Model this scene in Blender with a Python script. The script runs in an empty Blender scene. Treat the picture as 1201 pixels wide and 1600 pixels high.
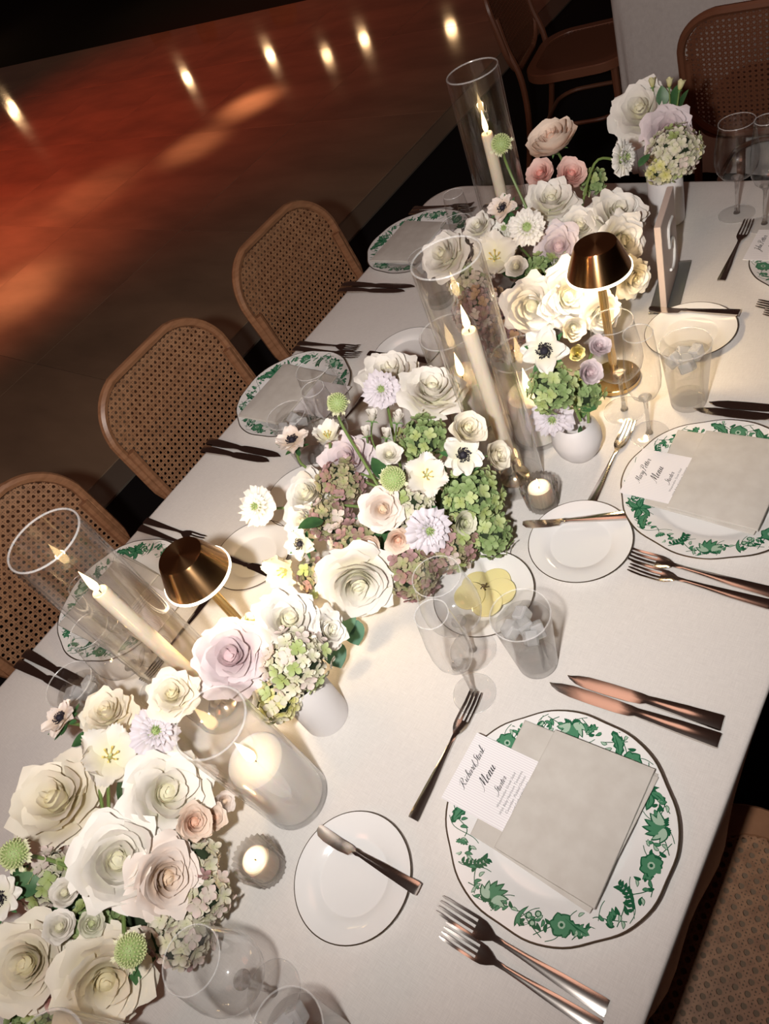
import bpy, bmesh, math, random
from mathutils import Vector, Matrix, Quaternion
import numpy as np

# ------------------------------------------------------------------ camera, world, lights
S = bpy.context.scene
COL = S.collection
PI = math.pi
cam_d = bpy.data.cameras.new('camera')
cam_d.sensor_fit = 'VERTICAL'
cam_d.sensor_height = 36.0
cam_d.lens = 1165.35 / 1600 * 36.0
cam_d.clip_start = 0.02
cam = bpy.data.objects.new('camera', cam_d)
COL.objects.link(cam)
cam.matrix_world = Matrix((
    (0.78250825, -0.23549641, 0.57638727, 0.0),
    (0.52669854, 0.74406295, -0.41104619, 0.0),
    (-0.33206851, 0.62522937, 0.70627101, 1.73),
    (0, 0, 0, 1)))
S.camera = cam
S.view_settings.view_transform = 'Standard'
S.view_settings.look = 'None'
S.view_settings.gamma = 1.0
S.view_settings.use_curve_mapping = False
S.view_settings.exposure = 0.0
S.cycles.max_bounces = 10
S.cycles.transparent_max_bounces = 32
S.cycles.transmission_bounces = 10
S.cycles.sample_clamp_indirect = 4.0
S.cycles.caustics_refractive = False
S.cycles.caustics_reflective = False

W = bpy.data.worlds.new('world')
S.world = W
W.use_nodes = True
W.node_tree.nodes['Background'].inputs[0].default_value = (1.0, 0.48, 0.36, 1)
W.node_tree.nodes['Background'].inputs[1].default_value = 0.028


def lamp(name, kind, loc, energy, color, target=None, size=0.05, angle=60, blend=1.0):
    d = bpy.data.lights.new(name, kind)
    d.energy = energy
    d.color = color
    if kind == 'AREA':
        d.shape = 'DISK'
        d.size = size
    else:
        d.shadow_soft_size = size
    if kind == 'SPOT':
        d.spot_size = math.radians(angle)
        d.spot_blend = blend
    o = bpy.data.objects.new(name, d)
    o.location = loc
    if target is not None:
        o.rotation_mode = 'QUATERNION'
        o.rotation_quaternion = (Vector(target) - Vector(loc)).to_track_quat('-Z', 'Y')
    COL.objects.link(o)
    return o


# the photographer's flash, held just left of the camera
lamp('camera_flash', 'SPOT', (-0.125, -0.10, 1.79), 90.0, (1.0, 0.95, 0.90), (-2.5, 2.4, 0.75), 0.025, 164, 1.0)
# red and amber stage lights over the dance floor
lamp('red_stage_light', 'SPOT', (-8.2, 1.0, 4.5), 820.0, (1.0, 0.10, 0.035), (-7.0, 3.4, 0), 0.15, 72, 1.0)
lamp('amber_stage_light', 'SPOT', (-6.6, 0.8, 4.2), 620.0, (1.0, 0.27, 0.14), (-5.9, 1.5, 0), 0.1, 46, 1.0)
lamp('red_ambient_fill', 'AREA', (-1.2, -3.6, 4.0), 18.0, (1.0, 0.36, 0.22), (-0.8, 0.8, 0.7), 1.6)  # unseen fill behind the camera, standing in for the red ambient glow
lamp('cutlery_glint_fill', 'AREA', (-1.0, 1.6, 4.0), 4.5, (1.0, 0.55, 0.40), (-1.0, 1.6, 0), 1.1)  # unseen light added over the table to put highlights on the cutlery
for i, (x, y, e, a, ty) in enumerate(((-4.79, 4.08, 1500, 8, 0), (-4.87, 3.5, 640, 9, 0), (-5.5, 2.95, 200, 14, 0), (-4.95, 1.75, 620, 13, 0))):
    lamp('floor_patch_spot', 'SPOT', (x - 1.2, y + 0.5, 3.8), e * 1.0, (1.0, 0.42, 0.22), (x, y, 0), 0.12, a * 1.05, 1.0)  # unseen spots added to make the warm blotches in the dance floor
# candle lights of the tables beyond the dance floor, mirrored in its polished surface
for x, y, e in ((-9.6, 7.35, 7), (-8.18, 7.65, 7), (-6.96, 7.36, 3.5), (-6.59, 7.66, 5), (-5.3, 7.56, 5), (-14.4, 7.28, 7), (-14.0, 7.0, 4)):
    lamp('far_table_candle_light', 'POINT', (x, y, 0.95), e * 0.6, (1.0, 0.62, 0.3), None, 0.06)


# ------------------------------------------------------------------ helpers
def M(name, color, rough=0.5, metal=0.0, spec=0.5, **kw):
    m = bpy.data.materials.new(name)
    m.use_nodes = True
    b = m.node_tree.nodes['Principled BSDF']
    b.inputs['Base Color'].default_value = (*color, 1)
    b.inputs['Roughness'].default_value = rough
    b.inputs['Metallic'].default_value = metal
    b.inputs['Specular IOR Level'].default_value = spec
    for k, v in kw.items():
        b.inputs[k].default_value = v
    return m


def nodes(m):
    t = m.node_tree
    return t, t.nodes, t.links, t.nodes['Principled BSDF']


def add(nt, typ, **kw):
    n = nt.nodes.new(typ)
    for k, v in kw.items():
        setattr(n, k, v)
    return n


def noise_color(m, c1, c2, scale, detail=4, coord='Object', stretch=(1, 1, 1), lo=0.35, hi=0.65):
    t, N, L, b = nodes(m)
    tc = add(t, 'ShaderNodeTexCoord')
    mp = add(t, 'ShaderNodeMapping')
    mp.inputs['Scale'].default_value = stretch
    nz = add(t, 'ShaderNodeTexNoise')
    nz.inputs['Scale'].default_value = scale
    nz.inputs['Detail'].default_value = detail
    cr = add(t, 'ShaderNodeValToRGB')
    cr.color_ramp.elements[0].position = lo
    cr.color_ramp.elements[0].color = (*c1, 1)
    cr.color_ramp.elements[1].position = hi
    cr.color_ramp.elements[1].color = (*c2, 1)
    L.new(tc.outputs[coord], mp.inputs[0])
    L.new(mp.outputs[0], nz.inputs['Vector'])
    L.new(nz.outputs[0], cr.inputs[0])
    L.new(cr.outputs[0], b.inputs['Base Color'])
    return nz


def bump(m, height_out, strength=0.3, dist=0.001):
    t, N, L, b = nodes(m)
    bp = add(t, 'ShaderNodeBump')
    bp.inputs['Strength'].default_value = strength
    bp.inputs['Distance'].default_value = dist
    L.new(height_out, bp.inputs['Height'])
    L.new(bp.outputs[0], b.inputs['Normal'])


def mesh(name, v, f, mats=None, smooth=True, fm=None, attr=None):
    me = bpy.data.meshes.new(name)
    me.from_pydata([tuple(p) for p in v], [], f)
    for m in (mats if isinstance(mats, (list, tuple)) else [mats]):
        if m is not None:
            me.materials.append(m)
    if fm is not None:
        me.polygons.foreach_set('material_index', fm)
    if smooth:
        me.polygons.foreach_set('use_smooth', [True] * len(me.polygons))
        if attr is None:
            me.set_sharp_from_angle(angle=math.radians(38))
    if attr is not None:
        a = me.attributes.new('v', 'FLOAT', 'POINT')
        a.data.foreach_set('value', attr)
    me.update()
    return me


def ob(name, me, parent=None, loc=(0, 0, 0), rotz=0.0, q=None, scale=1.0, mat=None, label=None, kind=None):
    o = bpy.data.objects.new(name, me)
    COL.objects.link(o)
    o.location = loc
    if q is not None:
        o.rotation_mode = 'QUATERNION'
        o.rotation_quaternion = q
    else:
        o.rotation_euler = (0, 0, rotz)
    o.scale = (scale,) * 3 if not isinstance(scale, tuple) else scale
    if parent is not None:
        o.parent = parent
    if mat is not None:
        o.material_slots[0].link = 'OBJECT'
        o.material_slots[0].material = mat
    if label:
        o['label'] = label
    if kind:
        o['kind'] = kind
    return o


def tag(o, label, cat, group=None):
    o['label'] = label
    o['category'] = cat
    if group:
        o['group'] = group
    return o


def thing(name, label, cat, loc, rotz=0.0, group=None):
    o = bpy.data.objects.new(name, None)
    o.empty_display_size = 0.02
    COL.objects.link(o)
    o.location = loc
    o.rotation_euler = (0, 0, rotz)
    return tag(o, label, cat, group)


class G:
    """a growing list of vertices and faces"""
    def __init__(s):
        s.v, s.f, s.m, s.a = [], [], [], []

    def add(s, v, f, mi=0, a=None):
        n = len(s.v)
        s.v += [tuple(p) for p in v]
        s.f += [tuple(i + n for i in q) for q in f]
        s.m += [mi] * len(f)
        s.a += list(a) if a is not None else [0.0] * len(v)
        return s

    def mesh(s, name, mats, smooth=True, attr=False):
        return mesh(name, s.v, s.f, mats, smooth, s.m, s.a if attr else None)


def lathe(prof, n=48, cap0=False, cap1=False, mod=None):
    """rotate a list of (r, z) about z; mod(theta, k) scales the radius of row k"""
    v, f = [], []
    for k, (r, z) in enumerate(prof):
        for i in range(n):
            t = 2 * PI * i / n
            s = mod(t, k) if mod else 1.0
            v.append((r * s * math.cos(t), r * s * math.sin(t), z))
    for k in range(len(prof) - 1):
        for i in range(n):
            j = (i + 1) % n
            f.append((k * n + i, k * n + j, (k + 1) * n + j, (k + 1) * n + i))
    if cap0:
        f.append(tuple(reversed(range(n))))
    if cap1:
        f.append(tuple(range((len(prof) - 1) * n, len(prof) * n)))
    return v, f


def tube(pts, rad, n=8, closed=False, cap=True):
    pts = [Vector(p) for p in pts]
    m = len(pts)
    rad = rad if isinstance(rad, (list, tuple)) else [rad] * m
    v, f = [], []
    up = None
    for i, p in enumerate(pts):
        a = pts[(i - 1) % m] if (closed or i > 0) else p
        b = pts[(i + 1) % m] if (closed or i < m - 1) else p
        t = (b - a).normalized()
        if up is None:
            up = t.orthogonal().normalized()
        up = (up - t * up.dot(t))
        up = up.normalized() if up.length > 1e-6 else t.orthogonal().normalized()
        w = t.cross(up)
        for j in range(n):
            th = 2 * PI * j / n
            v.append(p + (up * math.cos(th) + w * math.sin(th)) * rad[i])
    for i in range(m if closed else m - 1):
        k = (i + 1) % m
        for j in range(n):
            l = (j + 1) % n
            f.append((i * n + j, i * n + l, k * n + l, k * n + j))
    if cap and not closed:
        f.append(tuple(reversed(range(n))))
        f.append(tuple(range((m - 1) * n, m * n)))
    return v, f


def catmull(p, n=6, closed=False):
    p = [Vector(x) for x in p]
    out = []
    m = len(p)
    for i in range(m if closed else m - 1):
        a = p[(i - 1) % m] if closed or i > 0 else p[0]
        b, c = p[i], p[(i + 1) % m]
        d = p[(i + 2) % m] if closed or i < m - 2 else p[-1]
        for k in range(n):
            t = k / n
            out.append(0.5 * ((2 * b) + (c - a) * t + (2 * a - 5 * b + 4 * c - d) * t * t + (3 * b - a - 3 * c + d) * t ** 3))
    if not closed:
        out.append(p[-1])
    return out


def box(x0, x1, y0, y1, z0, z1):
    v = [(x, y, z) for z in (z0, z1) for y in (y0, y1) for x in (x0, x1)]
    f = [(0, 2, 3, 1), (4, 5, 7, 6), (0, 1, 5, 4), (2, 6, 7, 3), (0, 4, 6, 2), (1, 3, 7, 5)]
    return v, f


def rrect(hw, hh, r, n=8):
    out = []
    for cx, cy, a0 in ((hw - r, hh - r, 0), (-hw + r, hh - r, PI / 2), (-hw + r, -hh + r, PI), (hw - r, -hh + r, 1.5 * PI)):
        for k in range(n + 1):
            a = a0 + PI / 2 * k / n
            out.append((cx + r * math.cos(a), cy + r * math.sin(a)))
    return out


def solid(v, f, thick):
    """give a sheet of faces a thickness downwards (per vertex or constant)"""
    n = len(v)
    th = thick if isinstance(thick, (list, tuple)) else [thick] * n
    v2 = list(v) + [(p[0], p[1], p[2] - t) for p, t in zip(v, th)]
    f2 = list(f) + [tuple(i + n for i in reversed(q)) for q in f]
    cnt = {}
    for q in f:
        for a, b in zip(q, q[1:] + q[:1]):
            cnt[(a, b)] = cnt.get((a, b), 0) + 1
    for (a, b) in cnt:
        if (b, a) not in cnt:
            f2.append((b, a, a + n, b + n))
    return v2, f2


def bevel_mesh(me, width, seg=2):
    bm = bmesh.new()
    bm.from_mesh(me)
    bmesh.ops.bevel(bm, geom=list(bm.edges), offset=width, segments=seg, affect='EDGES', profile=0.5)
    bm.to_mesh(me)
    bm.free()
    return me


# ------------------------------------------------------------------ materials
linen = M('ivory_linen', (0.70, 0.67, 0.645), 0.9, spec=0.15)
t, N, L, b = nodes(linen)
tc = add(t, 'ShaderNodeTexCoord')
w1 = add(t, 'ShaderNodeTexNoise'); w1.inputs['Scale'].default_value = 1.0; w1.inputs['Detail'].default_value = 3
w2 = add(t, 'ShaderNodeTexNoise'); w2.inputs['Scale'].default_value = 1.0; w2.inputs['Detail'].default_value = 3
for w, sc in ((w1, (60, 900, 60)), (w2, (900, 60, 60))):
    mp = add(t, 'ShaderNodeMapping'); mp.inputs['Scale'].default_value = sc
    L.new(tc.outputs['Object'], mp.inputs[0]); L.new(mp.outputs[0], w.inputs['Vector'])
ad = add(t, 'ShaderNodeMath', operation='ADD')
L.new(w1.outputs[0], ad.inputs[0]); L.new(w2.outputs[0], ad.inputs[1])
cr = add(t, 'ShaderNodeMapRange')
cr.inputs[1].default_value = 0.6; cr.inputs[2].default_value = 1.4
L.new(ad.outputs[0], cr.inputs[0])
mx = add(t, 'ShaderNodeMix', data_type='RGBA')
mx.inputs[6].default_value = (0.63, 0.60, 0.575, 1); mx.inputs[7].default_value = (0.75, 0.72, 0.69, 1)
L.new(cr.outputs[0], mx.inputs[0]); L.new(mx.outputs[2], b.inputs['Base Color'])
wr = add(t, 'ShaderNodeTexNoise'); wr.inputs['Scale'].default_value = 5.0; wr.inputs['Detail'].default_value = 2
L.new(tc.outputs['Object'], wr.inputs['Vector'])
b1 = add(t, 'ShaderNodeBump'); b1.inputs['Strength'].default_value = 0.25; b1.inputs['Distance'].default_value = 0.0006
L.new(ad.outputs[0], b1.inputs['Height'])
b2 = add(t, 'ShaderNodeBump'); b2.inputs['Strength'].default_value = 0.35; b2.inputs['Distance'].default_value = 0.012
L.new(wr.outputs[0], b2.inputs['Height']); L.new(b1.outputs[0], b2.inputs['Normal']); L.new(b2.outputs[0], b.inputs['Normal'])

napkin_m = M('stone_napkin', (0.56, 0.535, 0.49), 0.9, spec=0.1)
nz = noise_color(napkin_m, (0.53, 0.50, 0.46), (0.58, 0.555, 0.515), 40)
paper = M('card_paper', (0.86, 0.83, 0.84), 0.7)
t, N, L, b = nodes(paper)
tc = add(t, 'ShaderNodeTexCoord'); sx = add(t, 'ShaderNodeSeparateXYZ'); mt = add(t, 'ShaderNodeMath', operation='MULTIPLY'); mt.inputs[1].default_value = 2 * PI / 0.0031
sn = add(t, 'ShaderNodeMath', operation='SINE'); mr = add(t, 'ShaderNodeMapRange'); mr.inputs[1].default_value = -0.4; mr.inputs[2].default_value = 0.4
mx = add(t, 'ShaderNodeMix', data_type='RGBA'); mx.inputs[6].default_value = (0.86, 0.85, 0.86, 1); mx.inputs[7].default_value = (0.74, 0.71, 0.74, 1)
L.new(tc.outputs['Object'], sx.inputs[0]); L.new(sx.outputs[1], mt.inputs[0]); L.new(mt.outputs[0], sn.inputs[0]); L.new(sn.outputs[0], mr.inputs[0]); L.new(mr.outputs[0], mx.inputs[0]); L.new(mx.outputs[2], b.inputs['Base Color'])
ink = M('black_ink', (0.03, 0.03, 0.035), 0.7)
ink_grey = M('grey_ink', (0.16, 0.16, 0.17), 0.7)
china = M('white_china', (0.80, 0.79, 0.78), 0.12, spec=0.5, **{'Coat Weight': 0.5, 'Coat Roughness': 0.05})
rim_line = M('dark_gilt_line', (0.10, 0.075, 0.05), 0.3, 0.6)
g_dark = M('print_dark_green', (0.012, 0.10, 0.045), 0.25)
g_mid = M('print_mid_green', (0.065, 0.22, 0.12), 0.25)
g_light = M('print_light_green', (0.36, 0.50, 0.39), 0.25)
steel = M('polished_steel', (0.62, 0.57, 0.53), 0.17, 1.0)
ceramic = M('matt_white_ceramic', (0.74, 0.71, 0.71), 0.45)
brass = M('brushed_brass', (0.62, 0.36, 0.17), 0.22, 1.0, **{'Anisotropic': 0.8, 'Anisotropic Rotation': 0.25})
t, N, L, b = nodes(brass)
tg = add(t, 'ShaderNodeTangent'); tg.direction_type = 'RADIAL'; tg.axis = 'Z'
L.new(tg.outputs[0], b.inputs['Tangent'])
brass_plain = M('satin_brass', (0.66, 0.47, 0.22), 0.25, 1.0)
silver_brass = M('pale_brass', (0.70, 0.60, 0.45), 0.2, 1.0)
wax = M('ivory_wax', (0.90, 0.80, 0.66), 0.35, **{'Subsurface Weight': 0.5, 'Subsurface Radius': (0.03, 0.018, 0.008), 'Subsurface Scale': 0.6})
wick_m = M('burnt_wick', (0.02, 0.015, 0.01), 0.9)


def emit(name, col, s):
    m = bpy.data.materials.new(name)
    m.use_nodes = True
    nt = m.node_tree
    nt.nodes.clear()
    e = add(nt, 'ShaderNodeEmission')
    e.inputs[0].default_value = (*col, 1)
    e.inputs[1].default_value = s
    o = add(nt, 'ShaderNodeOutputMaterial')
    nt.links.new(e.outputs[0], o.inputs[0])
    return m


flame_m = emit('candle_flame', (1.0, 0.72, 0.36), 9.0)
diffuser_m = emit('lamp_diffuser', (1.0, 0.84, 0.60), 7.0)


def thin_glass(name, tint, gloss=1.0, haze=0.3):
    """a thin wall of clear glass: light passes straight through, mirrors more at a glancing view,
    and its thickness seen edge-on scatters a little of the light around it"""
    m = bpy.data.materials.new(name)
    m.use_nodes = True
    nt = m.node_tree
    nt.nodes.clear()
    ln = nt.links.new
    lw = add(nt, 'ShaderNodeLayerWeight'); lw.inputs['Blend'].default_value = 0.5

    def weight(power, lo, hi):
        pw = add(nt, 'ShaderNodeMath', operation='POWER'); pw.inputs[1].default_value = power
        ln(lw.outputs['Facing'], pw.inputs[0])
        mr = add(nt, 'ShaderNodeMapRange'); mr.inputs[3].default_value = lo; mr.inputs[4].default_value = hi
        ln(pw.outputs[0], mr.inputs[0])
        return mr.outputs[0]
    tr = add(nt, 'ShaderNodeBsdfTransparent'); tr.inputs[0].default_value = (*tint, 1)
    gl = add(nt, 'ShaderNodeBsdfGlossy'); gl.inputs['Roughness'].default_value = 0.03
    hz = add(nt, 'ShaderNodeBsdfGlossy'); hz.inputs['Roughness'].default_value = 0.32
    mx = add(nt, 'ShaderNodeMixShader')
    m2 = add(nt, 'ShaderNodeMixShader')
    o = add(nt, 'ShaderNodeOutputMaterial')
    ln(weight(4.0, 0.06, 0.75 * gloss), mx.inputs[0])
    ln(tr.outputs[0], mx.inputs[1]); ln(gl.outputs[0], mx.inputs[2])
    ln(weight(6.0, 0.012, haze), m2.inputs[0])
    ln(mx.outputs[0], m2.inputs[1]); ln(hz.outputs[0], m2.inputs[2]); ln(m2.outputs[0], o.inputs[0])
    return m


def solid_glass(name, tint, ior, clear, rough=0.0):
    m = bpy.data.materials.new(name)
    m.use_nodes = True
    nt = m.node_tree
    nt.nodes.clear()
    g = add(nt, 'ShaderNodeBsdfGlass'); g.inputs[0].default_value = (*tint, 1); g.inputs['IOR'].default_value = ior; g.inputs['Roughness'].default_value = rough
    tr = add(nt, 'ShaderNodeBsdfTransparent'); tr.inputs[0].default_value = (*tint, 1)
    mx = add(nt, 'ShaderNodeMixShader'); mx.inputs[0].default_value = clear
    o = add(nt, 'ShaderNodeOutputMaterial')
    nt.links.new(g.outputs[0], mx.inputs[1]); nt.links.new(tr.outputs[0], mx.inputs[2]); nt.links.new(mx.outputs[0], o.inputs[0])
    return m


glass_thin = thin_glass('clear_glass', (0.95, 0.95, 0.95), 1.0)
glass_warm = thin_glass('candle_glass', (0.985, 0.975, 0.965), 0.9)  # faint warm tint stands in for candlelight on clear glass
glass_solid = solid_glass('glass_solid', (0.97, 0.97, 0.97), 1.48, 0.55)
glass_rim = M('glass_rim', (0.95, 0.95, 0.95), 0.22, 0.0, 1.0, **{'Coat Weight': 1.0})
t, N, L, b = nodes(glass_rim)
tr = add(t, 'ShaderNodeBsdfTransparent'); mx = add(t, 'ShaderNodeMixShader'); mx.inputs[0].default_value = 0.80
L.new(b.outputs[0], mx.inputs[1]); L.new(tr.outputs[0], mx.inputs[2]); L.new(mx.outputs[0], N['Material Output'].inputs[0])
glass_foot = thin_glass('glass_foot', (0.965, 0.965, 0.965), 0.8, 0.2)
water_m = solid_glass('water', (0.985, 0.99, 0.99), 1.33, 0.80)
ice_m = M('ice', (0.93, 0.94, 0.95), 0.25, **{'Transmission Weight': 0.55, 'IOR': 1.2, 'Coat Weight': 0.6})
t, N, L, b = nodes(ice_m)
tr = add(t, 'ShaderNodeBsdfTransparent'); mx = add(t, 'ShaderNodeMixShader'); mx.inputs[0].default_value = 0.4
L.new(b.outputs[0], mx.inputs[1]); L.new(tr.outputs[0], mx.inputs[2]); L.new(mx.outputs[0], N['Material Output'].inputs[0])
wax_white = M('white_wax', (0.90, 0.865, 0.82), 0.35, **{'Subsurface Weight': 0.5, 'Subsurface Radius': (0.03, 0.02, 0.011), 'Subsurface Scale': 0.7})
ribbed_m = solid_glass('ribbed_glass', (0.995, 0.98, 0.965), 1.45, 0.66, 0.10)
acrylic_m = solid_glass('acrylic', (0.96, 0.97, 0.965), 1.45, 0.5)

wood_cane = M('beech_frame', (0.33, 0.17, 0.085), 0.38)
noise_color(wood_cane, (0.24, 0.112, 0.055), (0.33, 0.16, 0.082), 18, stretch=(1, 1, 6))
cane_m = M('woven_cane', (0.36, 0.20, 0.10), 0.5)
noise_color(cane_m, (0.26, 0.125, 0.062), (0.37, 0.19, 0.098), 60)
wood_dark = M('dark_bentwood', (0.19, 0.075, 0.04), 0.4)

# ------------------------------------------------------------------ floor and table
def struct(name, v, f, m):
    o = ob(name, mesh(name, v, f, m, False))
    o['kind'] = 'structure'
    return o


carpet = M('black_carpet', (0.012, 0.011, 0.012), 0.95, spec=0.1)
dance = M('polished_dance_floor', (0.2, 0.14, 0.09), 0.2)
nz = noise_color(dance, (0.28, 0.205, 0.135), (0.40, 0.29, 0.19), 1.1, 5, stretch=(1, 3, 1))
t, N, L, b = nodes(dance)
rg = add(t, 'ShaderNodeMapRange'); rg.inputs[3].default_value = 0.05; rg.inputs[4].default_value = 0.12
L.new(nz.outputs[0], rg.inputs[0]); L.new(rg.outputs[0], b.inputs['Roughness'])
struct('floor', *box(-24, 6, -6, 24, -0.05, 0.0), carpet)
struct('wall_back', *box(-24, 6, 23.8, 24, 0, 4.2), M('dark_wall', (0.03, 0.02, 0.02), 0.8))
struct('wall_right', *box(5.8, 6, -6, 24, 0, 4.2), M('dark_side_wall', (0.03, 0.02, 0.02), 0.8))
# the dance floor is laid in large square panels with hairline joints, each a piece of its own
root = ob('dance_floor', mesh('dance_floor', *box(-16.2, -2.75, -2.0, 6.15, 0.0, 0.004), carpet, False))
root['kind'] = 'structure'
px = -2.78
panel_me = {}
pm = mesh('floor_panel', *box(-0.609, 0.609, -0.609, 0.609, 0.0, 0.008), dance, False)
bevel_mesh(pm, 0.001, 1)
for i in range(11):
    for j in range(7):
        ob('floor_panel', pm, root, (-2.76 - 0.61 - 1.22 * i, 5.53 - 1.22 * j, 0.0041))
edge = M('grey_edge_trim', (0.17, 0.145, 0.115), 0.35)
struct('trim_1', *box(-2.76, -2.60, -2.0, 6.15, 0.0, 0.009), edge)

TZ = 0.75
X0, X1, Y0, Y1 = -1.333, -0.112, -0.80, 1.662
tcx, tcy = (X0 + X1) / 2, (Y0 + Y1) / 2


def cloth_mesh(hw, hh, r, drop, n_wave, seed, per=10, amp=0.02):
    """cloth draped over a rectangular top: flat, a soft edge, then a hanging skirt in folds"""
    rnd = random.Random(seed)
    out = []
    base = rrect(hw, hh, r, 10)
    # resample the outline evenly
    P = [Vector((x, y)) for x, y in base]
    seg = []
    m = len(P)
    for i in range(m):
        a, c = P[i], P[(i + 1) % m]
        k = max(1, int((c - a).length / 0.03))
        for q in range(k):
            seg.append(a.lerp(c, q / k))
    n = len(seg)
    nor = []
    for i in range(n):
        d = seg[(i + 1) % n] - seg[i - 1]
        nor.append(Vector((d.y, -d.x)).normalized())
    rows = [(-min(0.05, r * .8), 0), (-0.008, 0.0), (-0.0030, -0.0008), (-0.0008, -0.003), (0.0, -0.008), (0.0, -0.05), (0.0, -0.12), (0.0, -drop * .7), (0.0, -drop)]
    v, f = [], []
    s = 0.0
    ph = rnd.random() * 6
    for off, z in rows:
        for i in range(n):
            w = max(0.0, (-z - 0.03) / drop)
            fold = amp * w * (math.sin(i * n_wave + ph) + 0.5 * math.sin(i * n_wave * 2.3 + 1))
            q = seg[i] + nor[i] * (off + fold - amp * w * 1.5)
            v.append((q.x, q.y, z))
    R_ = len(rows)
    for k in range(R_ - 1):
        for i in range(n):
            j = (i + 1) % n
            f.append((k * n + j, k * n + i, (k + 1) * n + i, (k + 1) * n + j))
    f.append(tuple(range(n)))
    return v, f


v, f = cloth_mesh((X1 - X0) / 2, (Y1 - Y0) / 2, 0.09, 0.24, 0.35, 3)
tag(ob('tablecloth', mesh('tablecloth', v, f, linen), None, (tcx, tcy, TZ)), 'ivory linen cloth covering the long dinner table', 'tablecloth')
board_m = M('plywood', (0.16, 0.11, 0.07), 0.6)
t_ = thing('dining_table', 'long dinner table under the ivory linen cloth', 'table', (tcx, tcy, 0))
ob('table_top', mesh('table_top', *box(-0.565, 0.565, -1.17, 1.17, 0.72, 0.7485), board_m, False), t_)
lg = mesh('leg', *box(-0.025, 0.025, -0.025, 0.025, 0, 0.72), board_m, False)
for sx_ in (-1, 1):
    for sy_ in (-1, 1):
        ob('leg', lg, t_, (0.2 * sx_, 1.1 * sy_, 0))


# ------------------------------------------------------------------ chairs with cane backs and seats
def cane(hw, hh, r, pitch=0.0158, curve=None):
    """six-way woven cane clipped to a rounded rectangle, in the xy plane"""
    g = G()
    poly = rrect(hw, hh, r, 10)

    def inside(x, y):
        ax, ay = abs(x), abs(y)
        if ax > hw or ay > hh:
            return False
        dx, dy = ax - (hw - r), ay - (hh - r)
        return not (dx > 0 and dy > 0 and dx * dx + dy * dy > r * r)

    def strand(px, py, dx, dy, w, z):
        ts = [k * 0.004 for k in range(-160, 161) if inside(px + dx * k * 0.004, py + dy * k * 0.004)]
        if len(ts) < 2:
            return
        t0, t1 = ts[0], ts[-1]
        n = max(2, int((t1 - t0) / 0.05))
        vs = []
        for k in range(n + 1):
            tt = t0 + (t1 - t0) * k / n
            x, y = px + dx * tt, py + dy * tt
            for s in (-1, 1):
                xx, yy = x - dy * w * s / 2, y + dx * w * s / 2
                vs.append((xx, yy, z + (curve(xx, yy) if curve else 0)))
        g.add(vs, [(2 * k, 2 * k + 1, 2 * k + 3, 2 * k + 2) for k in range(n)])

    nx, ny = int(hw / pitch) + 1, int(hh / pitch) + 1
    for i in range(-nx, nx + 1):
        for o_ in (-0.0026, 0.0026):
            strand(i * pitch + o_, 0, 0, 1, 0.0030, 0.0)
    for j in range(-ny, ny + 1):
        for o_ in (-0.0026, 0.0026):
            strand(0, j * pitch + o_, 1, 0, 0.0030, 0.0006)
    q = math.sqrt(0.5)
    n = nx + ny + 2
    for i in range(-n, n + 1):
        strand((i + .5) * pitch / 2 * 1.0 + (i + .5) * pitch / 2, 0, q, q, 0.0034, 0.0013)
        strand((i + .5) * pitch, 0, -q, q, 0.0034, 0.0019)
    return g.v, g.f


BW, BH = 0.215, 0.195
back_curve = lambda x, y: -0.018 * (1 - (x / BW) ** 2)
cv, cf = cane(BW - 0.012, BH - 0.012, 0.118, curve=back_curve)
ME_CANE_BACK = mesh('cane_back', [(x, z, y) for x, y, z in cv], cf, cane_m, False)
cv, cf = cane(0.185, 0.18, 0.10, 0.0158)
ME_CANE_SEAT = mesh('cane_seat', cv, cf, cane_m, False)
out = rrect(BW, BH, 0.13, 8)
ring = catmull([(x, back_curve(x, y) if abs(x) < BW else 0, y) for x, y in out], 2, True)
v, f = tube(ring, 0.0125, 8, True)
ME_BACK_FRAME = mesh('back_frame', v, f, wood_cane)


def seat_ring():
    o1, o2 = rrect(0.225, 0.218, 0.125, 10), rrect(0.182, 0.177, 0.098, 10)
    n = len(o1)
    v, f = [], []
    for o_, z in ((o1, -0.035), (o1, -0.004), ([(x * .985, y * .985) for x, y in o1], 0.0), ([(x * 1.01, y * 1.01) for x, y in o2], 0.0), (o2, -0.004), (o2, -0.035)):
        v += [(x, y, z) for x, y in o_]
    for k in range(6):
        for i in range(n):
            j = (i + 1) % n
            k2 = (k + 1) % 6
            f.append((k * n + i, k * n + j, k2 * n + j, k2 * n + i))
    return v, f


v, f = lathe([(0.17, -0.004), (0.186, -0.003), (0.186, 0.0), (0.17, 0.001)], 40, True, True)
ME_SEAT_BOARD = mesh('seat_board', [(max(-.183, min(.183, x * 1.12)), max(-.178, min(.178, y * 1.12)), z) for x, y, z in v], f, M('seat_backing', (0.20, 0.13, 0.08), 0.7), False)
ME_SEAT_FRAME = mesh('seat_frame', *seat_ring(), wood_cane)
v, f = tube(catmull([(x, y, 0) for x, y in rrect(0.17, 0.165, 0.10, 4)], 2, True), 0.009, 8, True)
ME_STRETCH = mesh('stretcher', v, f, wood_cane)
ME_LEG_F = mesh('leg', *tube(catmull([(0, 0, 0), (0, 0, 0.2), (0, -0.005, 0.42)], 4), [0.012 + 0.004 * k / 8 for k in range(9)], 8), wood_cane)
lean = lambda z: -0.215 - 0.035 - (z - 0.45) * 0.2
ME_LEG_B = mesh('leg', *tube(catmull([(0, -0.30, 0), (0, -0.245, 0.25), (0, -0.24, 0.45), (0, -0.275, 0.58), (0, -0.296, 0.70)], 4), 0.013, 8), wood_cane)


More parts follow.
